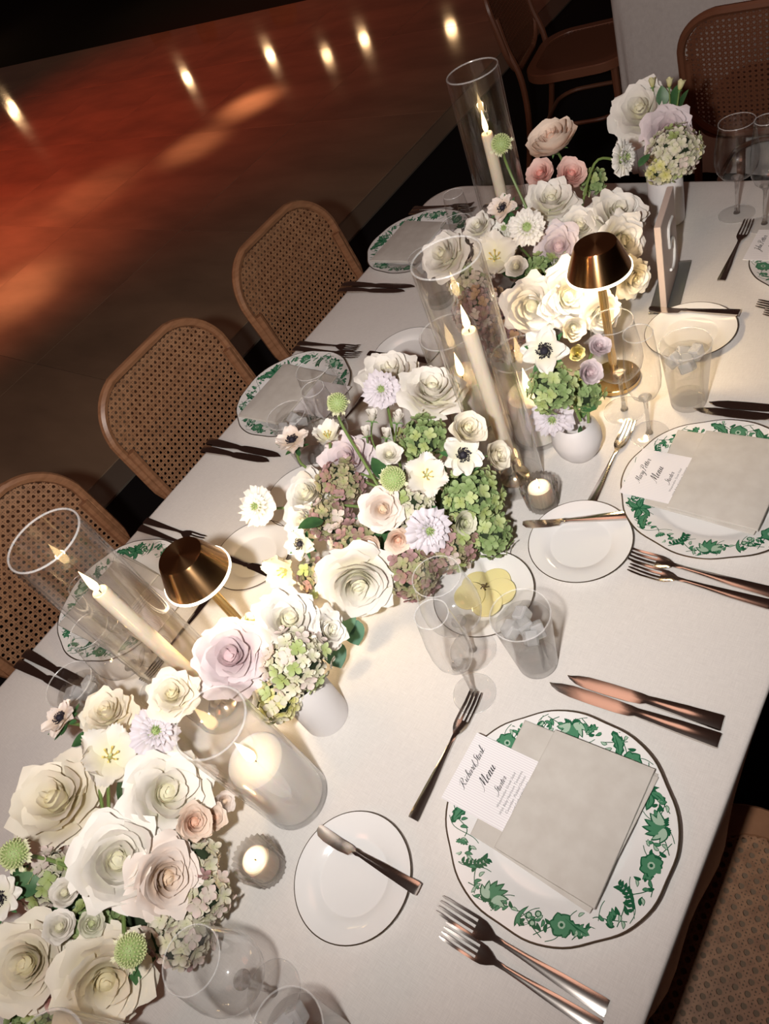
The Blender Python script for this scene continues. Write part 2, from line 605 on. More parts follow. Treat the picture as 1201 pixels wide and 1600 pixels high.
def cane_chair(label, x, y, rotz, group=None, mat=None):
    t = thing('cane_chair', label, 'chair', (x, y, 0), rotz, group)
    q = Quaternion((1, 0, 0), math.radians(11.3))
    for nm, me, loc in (('back_frame', ME_BACK_FRAME, (0, -0.275, 0.655)), ('cane_back', ME_CANE_BACK, (0, -0.275, 0.655))):
        o = ob(nm, me, t, loc, q=q, mat=mat)
        if nm == 'cane_back':
            o['kind'] = 'stuff'
    ob('seat_frame', ME_SEAT_FRAME, t, (0, 0, 0.462), mat=mat)
    o = ob('cane_seat', ME_CANE_SEAT, t, (0, 0, 0.4575), mat=mat, kind='stuff')
    ob('seat_board', ME_SEAT_BOARD, t, (0, 0, 0.452), mat=mat)
    ob('stretcher', ME_STRETCH, t, (0, -0.01, 0.22), mat=mat)
    for s in (-1, 1):
        ob('leg', ME_LEG_F, t, (s * 0.17, 0.16, 0), mat=mat)
        ob('leg', ME_LEG_B, t, (s * 0.2, 0.02, 0), mat=mat)
    return t


GR = None
cane_chair('cane-backed bentwood chair nearest the near tall candle glass', -1.36, 0.18, -PI / 2)
cane_chair('cane-backed bentwood chair second from the far end of the table', -1.36, 0.752, -PI / 2)
cane_chair('cane-backed bentwood chair at the far end of the table side by the dance floor', -1.36, 1.296, -PI / 2)
cane_chair('cane-seated bentwood chair at the near right corner, half in the table shadow', 0.012, 0.21, PI / 2)
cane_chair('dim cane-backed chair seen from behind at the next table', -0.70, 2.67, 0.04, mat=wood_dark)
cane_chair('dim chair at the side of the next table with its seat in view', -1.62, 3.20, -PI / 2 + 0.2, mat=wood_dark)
# the next table, its cloth hanging in view
t2 = thing('dining_table', 'dim table beyond the far end, its cloth hanging to the floor', 'table', (-0.09, 3.53, 0))
ob('table_top', mesh('table_top', *box(-1.2, 1.2, -0.55, 0.55, 0.72, 0.7485), board_m, False), t2)
for sx_ in (-1, 1):
    ob('leg', lg, t2, (sx_, 0, 0))
v, f = cloth_mesh(1.28, 0.62, 0.06, 0.72, 0.5, 8, amp=0.012)
tag(ob('tablecloth', mesh('tablecloth', v, f, linen), None, (-0.09, 3.53, 0.75)), 'grey looking linen cloth hanging from the next table', 'tablecloth')
# a dark table with chairs beyond the dance floor
dark_cloth = M('black_table_linen', (0.015, 0.012, 0.012), 0.9)
v, f = cloth_mesh(1.6, 0.6, 0.06, 0.72, 0.5, 9, amp=0.02)
tag(ob('tablecloth', mesh('tablecloth', v, f, dark_cloth), None, (-9.0, 9.6, 0.75)), 'black cloth of an unlit table beyond the dance floor', 'tablecloth')
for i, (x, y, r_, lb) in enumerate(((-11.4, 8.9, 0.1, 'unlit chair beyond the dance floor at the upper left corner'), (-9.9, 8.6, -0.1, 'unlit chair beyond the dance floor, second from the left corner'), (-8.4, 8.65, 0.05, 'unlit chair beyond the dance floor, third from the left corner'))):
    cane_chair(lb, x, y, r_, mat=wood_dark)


# ------------------------------------------------------------------ crockery
PR = 0.147


def scallop(t, k, amp=0.022):
    return 1.0 - amp * (0.5 + 0.5 * math.cos(8 * t)) ** 2.2


CH_PROF = [(0.0, 0.006), (0.088, 0.006), (0.094, 0.007), (0.102, 0.0115), (0.128, 0.0165), (0.1445, 0.0195), (0.1462, 0.0197), (0.147, 0.0190), (0.1455, 0.0175), (0.128, 0.013), (0.104, 0.008), (0.095, 0.002), (0.085, 0.0), (0.0, 0.0)]


def plate_mesh(prof, n, sc, line, m1):
    v, f = [], []
    rows = [p for p in prof]
    g = G()
    v, f = lathe(rows, n, mod=(lambda t, k: (1 - (1 - scallop(t, k)) * max(0, (rows[k][0] - 0.09) / 0.057))) if sc else None)
    g.add(v, f)
    nf = len(f) // (len(rows) - 1)
    for k in line:
        for i in range(nf):
            g.m[k * nf + i] = 1
    return g.mesh('plate', [china, m1])


ME_CHARGER = plate_mesh(CH_PROF, 96, True, (5, 6), rim_line)
BP_PROF = [(0.0, 0.004), (0.046, 0.004), (0.049, 0.0048), (0.052, 0.0075), (0.066, 0.0105), (0.0805, 0.0135), (0.0815, 0.0137), (0.082, 0.0130), (0.066, 0.0085), (0.052, 0.004), (0.046, 0.0), (0.0, 0.0)]
ME_BREAD = plate_mesh(BP_PROF, 72, False, (5, 6), rim_line)


def chz(r):
    for (r0, z0), (r1, z1) in zip(CH_PROF, CH_PROF[1:]):
        if r0 <= r <= r1:
            return z0 + (z1 - z0) * (r - r0) / (r1 - r0)
    return 0.0195


class Print:
    """flat botanical print laid on the glaze of the plate rim"""
    def __init__(s):
        s.g = G()
        s.lv = 0

    def poly(s, pts, mi, lv=1):
        c = [sum(p[0] for p in pts) / len(pts), sum(p[1] for p in pts) / len(pts)]
        vs = []
        for x, y in [c] + list(pts):
            r = math.hypot(x, y)
            lim = 0.1425 * (1 - (1 - scallop(math.atan2(y, x), 0)))
            if r > lim:
                x, y, r = x * lim / r, y * lim / r, lim
            vs.append((x, y, chz(r) + 0.00025 + 0.00012 * lv))
        n = len(pts)
        s.g.add(vs, [(0, 1 + i, 1 + (i + 1) % n) for i in range(n)], mi)

    def leaf(s, x, y, a, l, w, serr=0, fill=1, rib=True):
        def outl(k, ser):
            up_, dn = [], []
            n = 10
            for i in range(n + 1):
                u = i / n
                hw = w * 0.5 * k * math.sin(PI * u ** 0.8) ** 0.8
                if ser and 0 < i < n:
                    hw *= 1.0 + (0.28 if i % 2 else -0.18)
                uu = 0.5 + (u - 0.5) * (1 - (1 - k) * .6)
                bend = 0.10 * l * math.sin(PI * u)
                up_.append((uu * l, hw + bend))
                dn.append((uu * l, -hw + bend))
            return up_ + dn[::-1][1:-1]
        ca, sa = math.cos(a), math.sin(a)
        T = lambda P_: [(x + px_ * ca - py_ * sa, y + px_ * sa + py_ * ca) for px_, py_ in P_]
        s.poly(T(outl(1.0, serr)), 0, 1)
        if fill is not None:
            s.poly(T(outl(0.66, serr)), fill, 2)
            if rib:
                s.poly(T([(0.1 * l, 0.03 * l), (0.9 * l, 0.02 * l + .0004), (0.9 * l, 0.02 * l), (0.5 * l, 0.085 * l), (0.1 * l, 0.025 * l)]), 0, 3)

    def stem(s, pts, w=0.0009):
        P_ = catmull([(p[0], p[1], 0) for p in pts], 5)
        for a, c in zip(P_, P_[1:]):
            d = c - a
            if d.length < 1e-6:
                continue
            n = Vector((-d.y, d.x, 0)).normalized() * w / 2
            s.poly([tuple((a + n)[:2]), tuple((c + n)[:2]), tuple((c - n)[:2]), tuple((a - n)[:2])], 0, 0)

    def flower(s, x, y, r, n=5, a0=0, c=True):
        for k in range(n):
            a = a0 + 2 * PI * k / n
            s.leaf(x, y, a, r, r * 1.05, 0, 1, False)
        s.poly([(x + r * .3 * math.cos(q), y + r * .3 * math.sin(q)) for q in [i * PI / 4 for i in range(8)]], 2, 4)
        s.poly([(x + r * .15 * math.cos(q), y + r * .15 * math.sin(q)) for q in [i * PI / 4 for i in range(8)]], 0, 5)


def make_print(seed):
    P_ = Print()
    rnd = random.Random(seed)
    pol = lambda deg, r: (r * math.cos(math.radians(deg)), r * math.sin(math.radians(deg)))
    n = 17
    for k in range(n):
        d = 360 / n * k + rnd.uniform(-2, 2)
        kind = (0, 1, 2, 3, 4, 1, 5, 0, 2, 4, 3, 5, 1, 2, 4, 1, 3)[k]
        out = math.radians(d)
        x, y = pol(d, 0.121)
        # the vine running between the motifs
        P_.stem([pol(d - 14, 0.137), pol(d - 7, 0.128 + rnd.uniform(-.004, .004)), pol(d, 0.118), pol(d + 7, 0.127), pol(d + 14, 0.138)], 0.0011)
        P_.stem([pol(d - 8, 0.141), pol(d - 2, 0.134), pol(d + 5, 0.112), pol(d + 10, 0.106)], 0.0009)
        for q in (-10, -5, 4, 9, 12):
            P_.leaf(*pol(d + q + rnd.uniform(-1, 1), 0.128 + rnd.uniform(-.012, .008)), out + rnd.uniform(0, 6), 0.0095, 0.0045, 0, rnd.choice((None, 1, 2)), False)
        if kind == 0:      # fan of five broad leaves
            for q in (-2.2, -1.15, -0.1, 1.0, 2.1):
                P_.leaf(x, y, out + PI + q, 0.024, 0.0115, 0, 1)
            P_.leaf(x, y, out, 0.014, 0.006, 1, 0)
        elif kind == 1:    # five petal flower with buds
            P_.flower(x, y, 0.0150, 6, rnd.random())
            for q in (-11, 10):
                xx, yy = pol(d + q, 0.113)
                P_.leaf(xx, yy, out + PI / 2 * (1 if q > 0 else -1) + .5, 0.009, 0.004, 0, 2, False)
        elif kind == 2:    # long serrated leaf
            P_.leaf(*pol(d - 4, 0.138), out + PI + 0.65, 0.040, 0.0125, 1, 1)
            P_.leaf(*pol(d + 6, 0.136), out + PI - 0.3, 0.018, 0.007, 1, 1)
        elif kind == 3:    # lotus head
            for q in (-1.2, -0.75, -0.35, 0, 0.35, 0.75, 1.2):
                P_.leaf(*pol(d, 0.130), out + PI + q, 0.028 - 0.005 * abs(q), 0.0095, 0, 1 if abs(q) < .5 else 2, False)
            P_.leaf(*pol(d, 0.130), out + 1.2, 0.012, 0.006, 1, 0)
            P_.leaf(*pol(d, 0.130), out - 1.2, 0.012, 0.006, 1, 0)
        elif kind == 4:    # sprig of small leaves
            pts = [pol(d - 5, 0.140), pol(d - 1, 0.128), pol(d + 2, 0.116), pol(d + 1, 0.104)]
            P_.stem(pts, 0.0007)
            for (px_, py_) in catmull([(p[0], p[1], 0) for p in pts], 3)[2:]and [tuple(p[:2]) for p in catmull([(p[0], p[1], 0) for p in pts], 3)[2:]]:
                for s_ in (-1, 1):
                    P_.leaf(px_, py_, out + PI + s_ * 0.9, 0.0085, 0.0042, 0, None)
        else:              # three berries and a curling blade
            P_.leaf(*pol(d, 0.137), out + PI - 0.2, 0.030, 0.0055, 0, 1, False)
            for q, rr in ((5, .118), (8, .125), (10, .113)):
                xx, yy = pol(d + q, rr)
                P_.stem([pol(d + 2, 0.134), pol(d + q * .6, 0.127), (xx, yy)], 0.0006)
                P_.poly([(xx + .0042 * math.cos(a), yy + .0042 * math.sin(a)) for a in [i * PI / 5 for i in range(10)]], 0, 1)
                P_.poly([(xx + .0026 * math.cos(a), yy + .0026 * math.sin(a)) for a in [i * PI / 5 for i in range(10)]], 2, 2)
        for _ in range(5):
            dd = d + rnd.uniform(-13, 13)
            P_.leaf(*pol(dd, rnd.uniform(0.126, 0.137)), out + rnd.uniform(2, 4.3), 0.011, 0.0048, 0, rnd.choice((None, 1)), False)
    return P_.g.mesh('floral_print', [g_dark, g_mid, g_light], False)


ME_PRINT = make_print(5)


def soft_slab(pts, z0, z1, r=0.003, mat=None, name='slab', sag=0.0):
    """a folded layer of cloth: rounded outline, soft edge, slight swell"""
    n = len(pts)
    cx, cy = sum(p[0] for p in pts) / n, sum(p[1] for p in pts) / n
    g = G()
    fine = []
    for i in range(n):
        a, c = pts[i], pts[(i + 1) % n]
        for q in range(10):
            u = q / 10
            fine.append((a[0] + (c[0] - a[0]) * u, a[1] + (c[1] - a[1]) * u))
    m = len(fine)
    ring = lambda k, z: [(cx + (x - cx) * k, cy + (y - cy) * k, z) for x, y in fine]
    e = r / 0.16
    h = z1 - z0
    rows = [ring(1 - e, z0), ring(1.0, z0 + h * .35), ring(1.0, z0 + h * .65), ring(1 - e * .5, z1 - h * .08), ring(1 - e * 1.6, z1), ring(0.5, z1 + sag), ring(0.02, z1 + sag)]
    v = [p for r_ in rows for p in r_]
    f = []
    for k in range(len(rows) - 1):
        for i in range(m):
            j = (i + 1) % m
            f.append((k * m + i, k * m + j, (k + 1) * m + j, (k + 1) * m + i))
    f.append(tuple(range((len(rows) - 1) * m, len(rows) * m)))
    f.append(tuple(reversed(range(m))))
    return v, f


# napkin folded into a pocket, local frame of the plate (diner at +x)
NA_ = mesh('napkin', *soft_slab([(-0.087, -0.068), (0.078, -0.075), (0.088, 0.104), (-0.093, 0.098)], 0.0188, 0.0212), napkin_m)
NB_ = mesh('napkin_fold', *soft_slab([(-0.050, -0.0685), (0.083, -0.073), (0.084, 0.1065), (-0.048, 0.101)], 0.0231, 0.0280, sag=0.0008), napkin_m)
NC_ = mesh('napkin_fold', *soft_slab([(-0.046, -0.070), (0.079, -0.079), (0.090, 0.100), (-0.046, 0.097)], 0.0213, 0.0230), napkin_m)

# ---------------- lettering strokes for the handwritten names
GL = {
 'R': ([[(0.5, 2.0), (0.35, 1.0), (0.1, 0.1), (-.3, -.2)], [(-.4, 1.5), (.2, 2.2), (1.0, 2.3), (1.3, 1.8), (1.0, 1.2), (.5, 1.0), (.9, .5), (1.3, 0), (1.8, .2)]], 1.75),
 'i': ([[(0, .3), (.25, 1), (.2, .3), (.4, 0), (.7, .3)], [(.33, 1.5), (.38, 1.6)]], .65),
 'c': ([[(.7, .8), (.5, 1), (.1, .6), (.15, .05), (.5, 0), (.9, .35)]], .8),
 'h': ([[(0, .2), (.5, 1.5), (.6, 2.2), (.35, 2.1), (.15, 0)], [(.15, .3), (.45, .95), (.7, .9), (.65, .2), (.85, 0), (1.1, .3)]], 1.0),
 'a': ([[(.75, .85), (.4, 1), (.05, .5), (.2, 0), (.5, .2), (.8, 1), (.7, .2), (.9, 0), (1.15, .3)]], 1.05),
 'r': ([[(0, .3), (.25, 1.1), (.35, .9), (.6, .95), (.5, .2), (.7, 0), (.95, .3)]], .85),
 'd': ([[(.75, .85), (.4, 1), (.05, .5), (.2, 0), (.5, .2), (1.05, 2.2), (.75, .2), (.95, 0), (1.2, .3)]], 1.1),
 'S': ([[(1.3, 1.9), (1.0, 2.3), (.6, 1.9), (.75, 1.3), (.8, .6), (.4, 0), (-.3, -.4), (-.6, -.1), (-.2, .2)]], 1.05),
 't': ([[(0, .3), (.4, 1.7), (.3, .2), (.5, 0), (.8, .3)], [(.05, 1.1), (.65, 1.2)]], .7),
 'k': ([[(0, .2), (.5, 1.5), (.6, 2.2), (.35, 2.1), (.15, 0)], [(.7, 1), (.25, .5), (.6, .1), (1.2, .25)]], 1.0),
 'M': ([[(-.5, -.2), (.0, .1), (.6, 2.1), (.65, .2)], [(.65, .2), (1.4, 2.1), (1.35, .2), (1.6, 0), (1.9, .3)]], 1.85),
 'y': ([[(0, .3), (.2, 1), (.2, .2), (.5, .05), (.75, 1), (.5, -.6), (.1, -1.1), (0, -.8), (.6, -.1), (1, .3)]], .95),
 'P': ([[(.6, 2.1), (.3, .2), (-.2, -.2)], [(-.3, 1.6), (.4, 2.3), (1.2, 2.1), (1.2, 1.4), (.5, 1.1)]], 1.25),
 'o': ([[(.5, 1), (.1, .7), (.15, .05), (.55, .05), (.65, .7), (.45, 1), (.9, .8)]], .8),
 'e': ([[(.1, .4), (.6, .7), (.4, 1), (.1, .5), (.3, 0), (.8, .3)]], .75),
 'n': ([[(0, .3), (.25, 1), (.15, 0)], [(.15, .3), (.5, .95), (.7, .8), (.65, .1), (.85, 0), (1.1, .3)]], 1.05),
 'u': ([[(0, .3), (.2, 1), (.2, .15), (.5, .1), (.75, 1), (.7, .15), (.9, 0), (1.1, .3)]], 1.0),
 'J': ([[(.2, 1.9), (.9, 2.3), (.8, 1), (.4, -.9), (-.1, -1), (.1, -.5), (.9, .2)]], .95),
 ' ': ([], .45),
}


def script_line(txt, length, thick=1.0):
    """handwritten line along +x centred on the origin, flat ribbons"""
    x = 0.0
    strokes = []
    for ch in txt:
        st, adv = GL[ch]
        for s_ in st:
            strokes.append([(p[0] + x + p[1] * 0.45, p[1]) for p in s_])
        x += adv
    k = length / x
    g = G()
    for s_ in strokes:
        P_ = catmull([(p[0] * k - length / 2, p[1] * k - .5 * k, 0) for p in s_], 4)
        vs = []
        for i, p in enumerate(P_):
            d = (P_[min(i + 1, len(P_) - 1)] - P_[max(i - 1, 0)]).normalized()
            w = k * (0.035 + 0.085 * max(0.0, -d.y)) * thick
            if len(P_) < 7:
                w = k * .08
            n = Vector((-d.y, d.x, 0)) * w
            vs += [p + n, p - n]
        g.add(vs, [(2 * i, 2 * i + 1, 2 * i + 3, 2 * i + 2) for i in range(len(P_) - 1)])
    return g


def font_line(txt, length):
    cu = bpy.data.curves.new('t', 'FONT')
    cu.body = txt
    cu.size = 1.0
    cu.shear = 0.25
    cu.align_x = 'CENTER'
    cu.resolution_u = 2
    o = bpy.data.objects.new('t', cu)
    COL.objects.link(o)
    dg = bpy.context.evaluated_depsgraph_get()
    dg.update()
    me = bpy.data.meshes.new_from_object(o.evaluated_get(dg))
    xs = [v_.co.x for v_ in me.vertices]
    k = length / (max(xs) - min(xs))
    g = G()
    g.add([(v_.co.x * k, v_.co.y * k, 0) for v_ in me.vertices], [tuple(p.vertices) for p in me.polygons])
    bpy.data.objects.remove(o)
    bpy.data.curves.remove(cu)
    bpy.data.meshes.remove(me)
    return g


MENU_LINES = [(font_line('Watermelon Greek Salad', 0.050), .715), (font_line('With Baby Heirloom Tomatoes,', 0.062), .785), (font_line('Cucumber, Pickled Onions', 0.053), .85), (font_line('and Grilled Halloumi', 0.043), .915)]


def card_text(parent, name):
    """reading direction +y, top of the card at -x"""
    def put(nm, gs, mat, z):
        g = G()
        for q, fx, dy in gs:
            x0 = -0.052 + 0.104 * fx
            g.add([(x0 - v_[1], v_[0] + dy, z) for v_ in q.v], q.f)
        ob(nm, g.mesh(nm, [mat], False), parent)
    if name:
        put('handwritten_name', [(script_line(name, 0.058 if len(name) > 11 else 0.05), .19, 0.004)], ink, 0.0011)
    if name:
        put('heading', [(script_line('Menu', 0.031), .42, 0.002), (script_line('Starter', 0.024), .62, 0.0)], ink, 0.0011)
    put('menu_lines', [(q, fx, -0.002) for q, fx in MENU_LINES], ink_grey, 0.0011)


ME_CARD = bevel_mesh(mesh('menu_card', *box(-0.052, 0.052, -0.05, 0.05, 0.0, 0.0009), paper, False), 0.0002, 1)


# ---------------- cutlery, lying along x with the tip at -x
def fork_mesh(Lh=0.20, wid=0.024):
    v, f, th = [], [], []
    body = [  # x (0 = handle end), half width, z
        (0.0, 0.0085, 0.003), (0.004, 0.0090, 0.0033), (0.05, 0.0070, 0.004), (0.09, 0.0042, 0.0062), (0.115, 0.0030, 0.0075),
        (0.128, 0.0036, 0.0068), (0.136, 0.0085, 0.0050), (0.143, 0.0112, 0.0040), (0.152, 0.0120, 0.0036)]
    tine = [(0.165, 0.0119, 0.0040), (0.180, 0.0116, 0.0060), (0.193, 0.0112, 0.0090), (0.199, 0.0108, 0.0105)]
    cols = [-1, -.72, -.43, -.15, .15, .43, .72, 1]
    sc = Lh / 0.2
    rows = body + tine
    for k, (x, hw, z) in enumerate(rows):
        for j, c in enumerate(cols):
            cc = c
            if k == len(rows) - 1:
                mid = (cols[j // 2 * 2] + cols[j // 2 * 2 + 1]) / 2
                cc = mid + (c - mid) * 0.45
            zz = z + (0.0018 * c * c if 0.13 < x < 0.17 else 0) - (0.0008 * c * c if x < 0.12 else 0)
            v.append((-(x - 0.2) * sc * 1.0 - 0.2 * sc + 0.0, cc * hw * wid / 0.024, zz))
            th.append(0.0026 if x < 0.12 else 0.0018)
    nb = len(body)
    for k in range(len(rows) - 1):
        for j in range(7):
            if k >= nb - 1 and j % 2 == 1:
                continue
            a = k * 8 + j
            f.append((a, a + 1, a + 9, a + 8))
    v2, f2 = solid(v, f, th)
    return mesh('fork', v2, f2, steel)


def knife_mesh(Lh=0.228):
    rows = [  # x from handle end, y low, y high, z top, thickness
        (0.0, -.0095, .0095, .0075, .006), (0.003, -.0100, .0100, .0085, .0075), (0.05, -.0085, .0085, .0085, .0075), (0.09, -.0065, .0065, .0078, .0065), (0.105, -.0055, .0060, .0065, .005),
        (0.113, -.0085, .0072, .0050, .002), (0.13, -.0100, .0078, .0045, .0015), (0.165, -.0108, .0078, .0045, .0015), (0.195, -.0105, .0070, .0045, .0014), (0.212, -.0085, .0045, .0045, .0013), (0.223, -.0040, .0012, .0045, .0012), (0.228, .0000, .0006, .0045, .001)]
    v, f, th = [], [], []
    for x, a, c, z, t_ in rows:
        for u in (0, .2, .5, .8, 1):
            v.append((-x * Lh / .228, a + (c - a) * u, z - (0.0012 if x < .11 else .0003) * (2 * u - 1) ** 2))
            th.append(t_ - (0.0022 if x < .11 else .0) * (2 * u - 1) ** 2)
    for k in range(len(rows) - 1):
        for j in range(4):
            a = k * 5 + j
            f.append((a, a + 1, a + 6, a + 5))
    v2, f2 = solid(v, f, th)
    return mesh('knife', v2, f2, steel)


def spreader_mesh():
    rows = [(0.0, -.0075, .0075, .0075, .006), (0.003, -.0080, .0080, .0080, .007), (0.05, -.0060, .0060, .0075, .006), (0.092, -.0035, .0035, .0068, .005), (0.098, -.0045, .0045, .0068, .005), (0.104, -.0035, .0035, .006, .004),
            (0.108, -.0085, .0050, .0045, .0018), (0.125, -.0105, .0052, .0045, .0015), (0.150, -.0100, .0068, .0045, .0015), (0.162, -.0075, .0075, .0045, .0014), (0.168, -.0015, .0060, .0045, .0012)]
    v, f, th = [], [], []
    for x, a, c, z, t_ in rows:
        for u in (0, .25, .5, .75, 1):
            v.append((-x, a + (c - a) * u, z - (0.001 if x < .1 else .0002) * (2 * u - 1) ** 2))
            th.append(t_ - (0.002 if x < .1 else 0) * (2 * u - 1) ** 2)
    for k in range(len(rows) - 1):
        for j in range(4):
            a = k * 5 + j
            f.append((a, a + 1, a + 6, a + 5))
    v2, f2 = solid(v, f, th)
    return mesh('butter_knife', v2, f2, steel)


ME_FORK = fork_mesh(0.215)
ME_FORK_S = fork_mesh(0.198, 0.022)
ME_KNIFE = knife_mesh(0.228)
ME_KNIFE_S = knife_mesh(0.206)
ME_SPREAD = spreader_mesh()


def lay(name, me, tip, end, z, label, cat, group=None):
    """lay a piece with its handle end at 'end' pointing to 'tip'"""
    a = math.atan2(tip[1] - end[1], tip[0] - end[0])
    o = ob(name, me, None, (end[0], end[1], z), a + PI)
    return tag(o, label, cat, group)


# ---------------- glasses
def wine_parts(bowl, stem_r, stem_h, foot_r, n=48):
    bw = mesh('bowl', *lathe(bowl, n), glass_thin)
    z0 = bowl[0][1]
    st = mesh('stem', *lathe([(stem_r * 1.9, 0.004), (stem_r * 1.25, 0.010), (stem_r, 0.022), (stem_r, stem_h * .7), (stem_r * 1.2, stem_h * .92), (stem_r * 2.2, stem_h + .0005), (stem_r * 3.2, stem_h + .004), (stem_r * 1.6, stem_h + .0075)], 16, True, True), glass_solid)
    ft = mesh('foot', *lathe([(foot_r * .15, 0.0045), (foot_r * .6, 0.0025), (foot_r * .97, 0.0016), (foot_r, 0.001)], n, True), glass_foot)
    fr = mesh('foot_rim', *tube([(foot_r * math.cos(a), foot_r * math.sin(a), 0.0011) for a in [2 * PI * i / n for i in range(n)]], 0.0008, 6, True), glass_rim)
    rm = mesh('rim', *tube([(bowl[-1][0] * math.cos(a), bowl[-1][0] * math.sin(a), bowl[-1][1]) for a in [2 * PI * i / n for i in range(n)]], 0.0009, 6, True), glass_rim)
    return bw, st, ft, rm, fr


WINE = wine_parts([(0.004, 0.082), (0.018, 0.0845), (0.030, 0.092), (0.039, 0.105), (0.0425, 0.120), (0.0425, 0.135), (0.040, 0.155), (0.036, 0.180), (0.0335, 0.200)], 0.0036, 0.081, 0.036)
FLUTE = wine_parts([(0.004, 0.085), (0.012, 0.088), (0.020, 0.096), (0.0265, 0.112), (0.0285, 0.130), (0.0280, 0.155), (0.0250, 0.190), (0.0220, 0.220)], 0.0034, 0.084, 0.032)


def stemware(name, P4, x, y, label, group=None):
    t = thing(name, label, 'glass', (x, y, TZ), 0, group)
    for nm, me in zip(('bowl', 'stem', 'foot', 'rim', 'foot_rim'), P4):
        ob(nm, me, t)
    return t


T_OUT = [(0.027, 0.0), (0.0295, 0.002), (0.031, 0.02), (0.036, 0.075), (0.0410, 0.130)]
ME_TUMB = mesh('tumbler', *lathe(T_OUT, 48), glass_thin)
ME_TBASE = mesh('base', *lathe([(0.027, 0.0003), (0.0292, 0.002), (0.0302, 0.012), (0.029, 0.0135)], 48, True, True), glass_foot)
ME_TRIM = mesh('rim', *tube([(0.041 * math.cos(a), 0.041 * math.sin(a), 0.130) for a in [2 * PI * i / 48 for i in range(48)]], 0.0011, 6, True), glass_rim)
ME_WATER = mesh('water', *lathe([(0.0285, 0.0145), (0.0300, 0.02), (0.0352, 0.075), (0.0378, 0.104), (0.0385, 0.106)], 48, True, True), water_m)
_ice = mesh('ice_cube', *box(-.011, .011, -.011, .011, -.009, .009), ice_m, False)
bevel_mesh(_ice, 0.003, 2)


def tumbler(x, y, label, seed, group=None):
    t = thing('water_glass', label, 'glass', (x, y, TZ), 0, group)
    ob('tumbler_wall', ME_TUMB, t)
    ob('base', ME_TBASE, t)
    ob('rim', ME_TRIM, t)
    ob('water', ME_WATER, t)
    rnd = random.Random(seed)
    for k in range(5):
        a = k * 2 * PI / 4 + rnd.random()
        r_ = 0.019 if k < 4 else 0.0
        q = Quaternion((rnd.uniform(-1, 1), rnd.uniform(-1, 1), rnd.uniform(-1, 1), rnd.uniform(-1, 1))).normalized()
        ob('ice_cube', _ice, t, (r_ * math.cos(a), r_ * math.sin(a), 0.098 + rnd.uniform(-.004, .005)), q=q)
    return t


# ------------------------------------------------------------------ the place settings
def setting(px_, py_, side, where, name=None, with_=('charger', 'napkin', 'card', 'bread', 'glasses', 'cut'), seed=0, j=None):
    """side +1: diner at +x; -1: diner at -x. where is used in the labels"""
    rot = 0.0 if side > 0 else PI
    W_ = lambda dx, dy: (px_ + side * dx, py_ + side * dy)
    j = j or {}
    rnd = random.Random(seed)
    if 'charger' in with_:
        o = tag(ob('charger_plate', ME_CHARGER, None, (px_, py_, TZ), rot + 0.25 + 0.5 * seed, scale=(0.975, 0.975, 1.0)), 'scalloped white plate with green botanical rim at the %s setting' % where, 'plate', 'charger plates')
        ob('floral_print', ME_PRINT, o, (0, 0, 0))
        n = tag(ob('napkin', NA_, None, (px_, py_, TZ), rot), 'folded stone coloured napkin on the green rimmed plate at the %s setting' % where, 'napkin', 'folded napkins')
        ob('napkin_fold', NC_, n)
        ob('napkin_fold', NB_, n)
        cx, cy = W_(*j.get('card', (-0.094, 0.0055)))
        c = tag(ob('menu_card', ME_CARD, None, (cx, cy, TZ + 0.0216), rot), 'pale striped menu card tucked in the napkin at the %s setting' % where, 'menu card', 'menu cards')
        if name is not None:
            card_text(c, name)
    if 'cut' in with_:
        def L_(nm, me, a, c, z, lb):
            a = j.get(nm + lb, (a, c))[0]
            lay(nm, me, W_(*a), W_(*c), TZ + z, '%s at the %s setting' % (lb, where), 'fork' if 'fork' in nm else 'knife', 'forks' if 'fork' in nm else 'knives')
        L_('dinner_fork', ME_FORK, (-0.088, -0.156), (0.128, -0.152), 0, 'silver dinner fork next to the green rimmed plate')
        L_('salad_fork', ME_FORK_S, (-0.066, -0.178), (0.130, -0.160 - .012), 0, 'shorter silver fork farther from the green rimmed plate')
        L_('dessert_fork', ME_FORK_S, (-0.181, 0.104), (-0.173, -0.085), 0, 'silver fork above the plate')
        L_('dinner_knife', ME_KNIFE, (-0.093, 0.168), (0.135, 0.180), 0, 'silver table knife next to the green rimmed plate')
        L_('salad_knife', ME_KNIFE_S, (-0.074, 0.188), (0.131, 0.204), 0, 'silver knife farther from the green rimmed plate')
    if 'bread' in with_:
        bx, by = W_(*j.get('bread', (-0.205, -0.185)))
        tag(ob('bread_plate', ME_BREAD, None, (bx, by, TZ)), 'plain white bread plate with a thin dark rim at the %s setting' % where, 'plate', 'bread plates')
        a, c = j.get('spread', ((-0.282, -0.161), (-0.115, -0.156)))
        lay('butter_knife', ME_SPREAD, W_(*a), W_(*c), TZ + 0.0115, 'silver butter knife lying across the bread plate at the %s setting' % where, 'knife', 'butter knives')
    if 'glasses' in with_:
        for nm, P4, d, lb in (('wine_glass', WINE, j.get('wine', (-0.227, 0.177)), 'large empty wine glass'), ('champagne_glass', FLUTE, j.get('flute', (-0.189, 0.112)), 'narrower tall wine glass')):
            x, y = W_(*d)
            stemware(nm, P4, x, y, '%s at the %s setting' % (lb, where), 'stemmed glasses')
        x, y = W_(*j.get('water', (-0.122, 0.189)))
        tumbler(x, y, 'glass of iced water at the %s setting' % where, seed, 'water glasses')


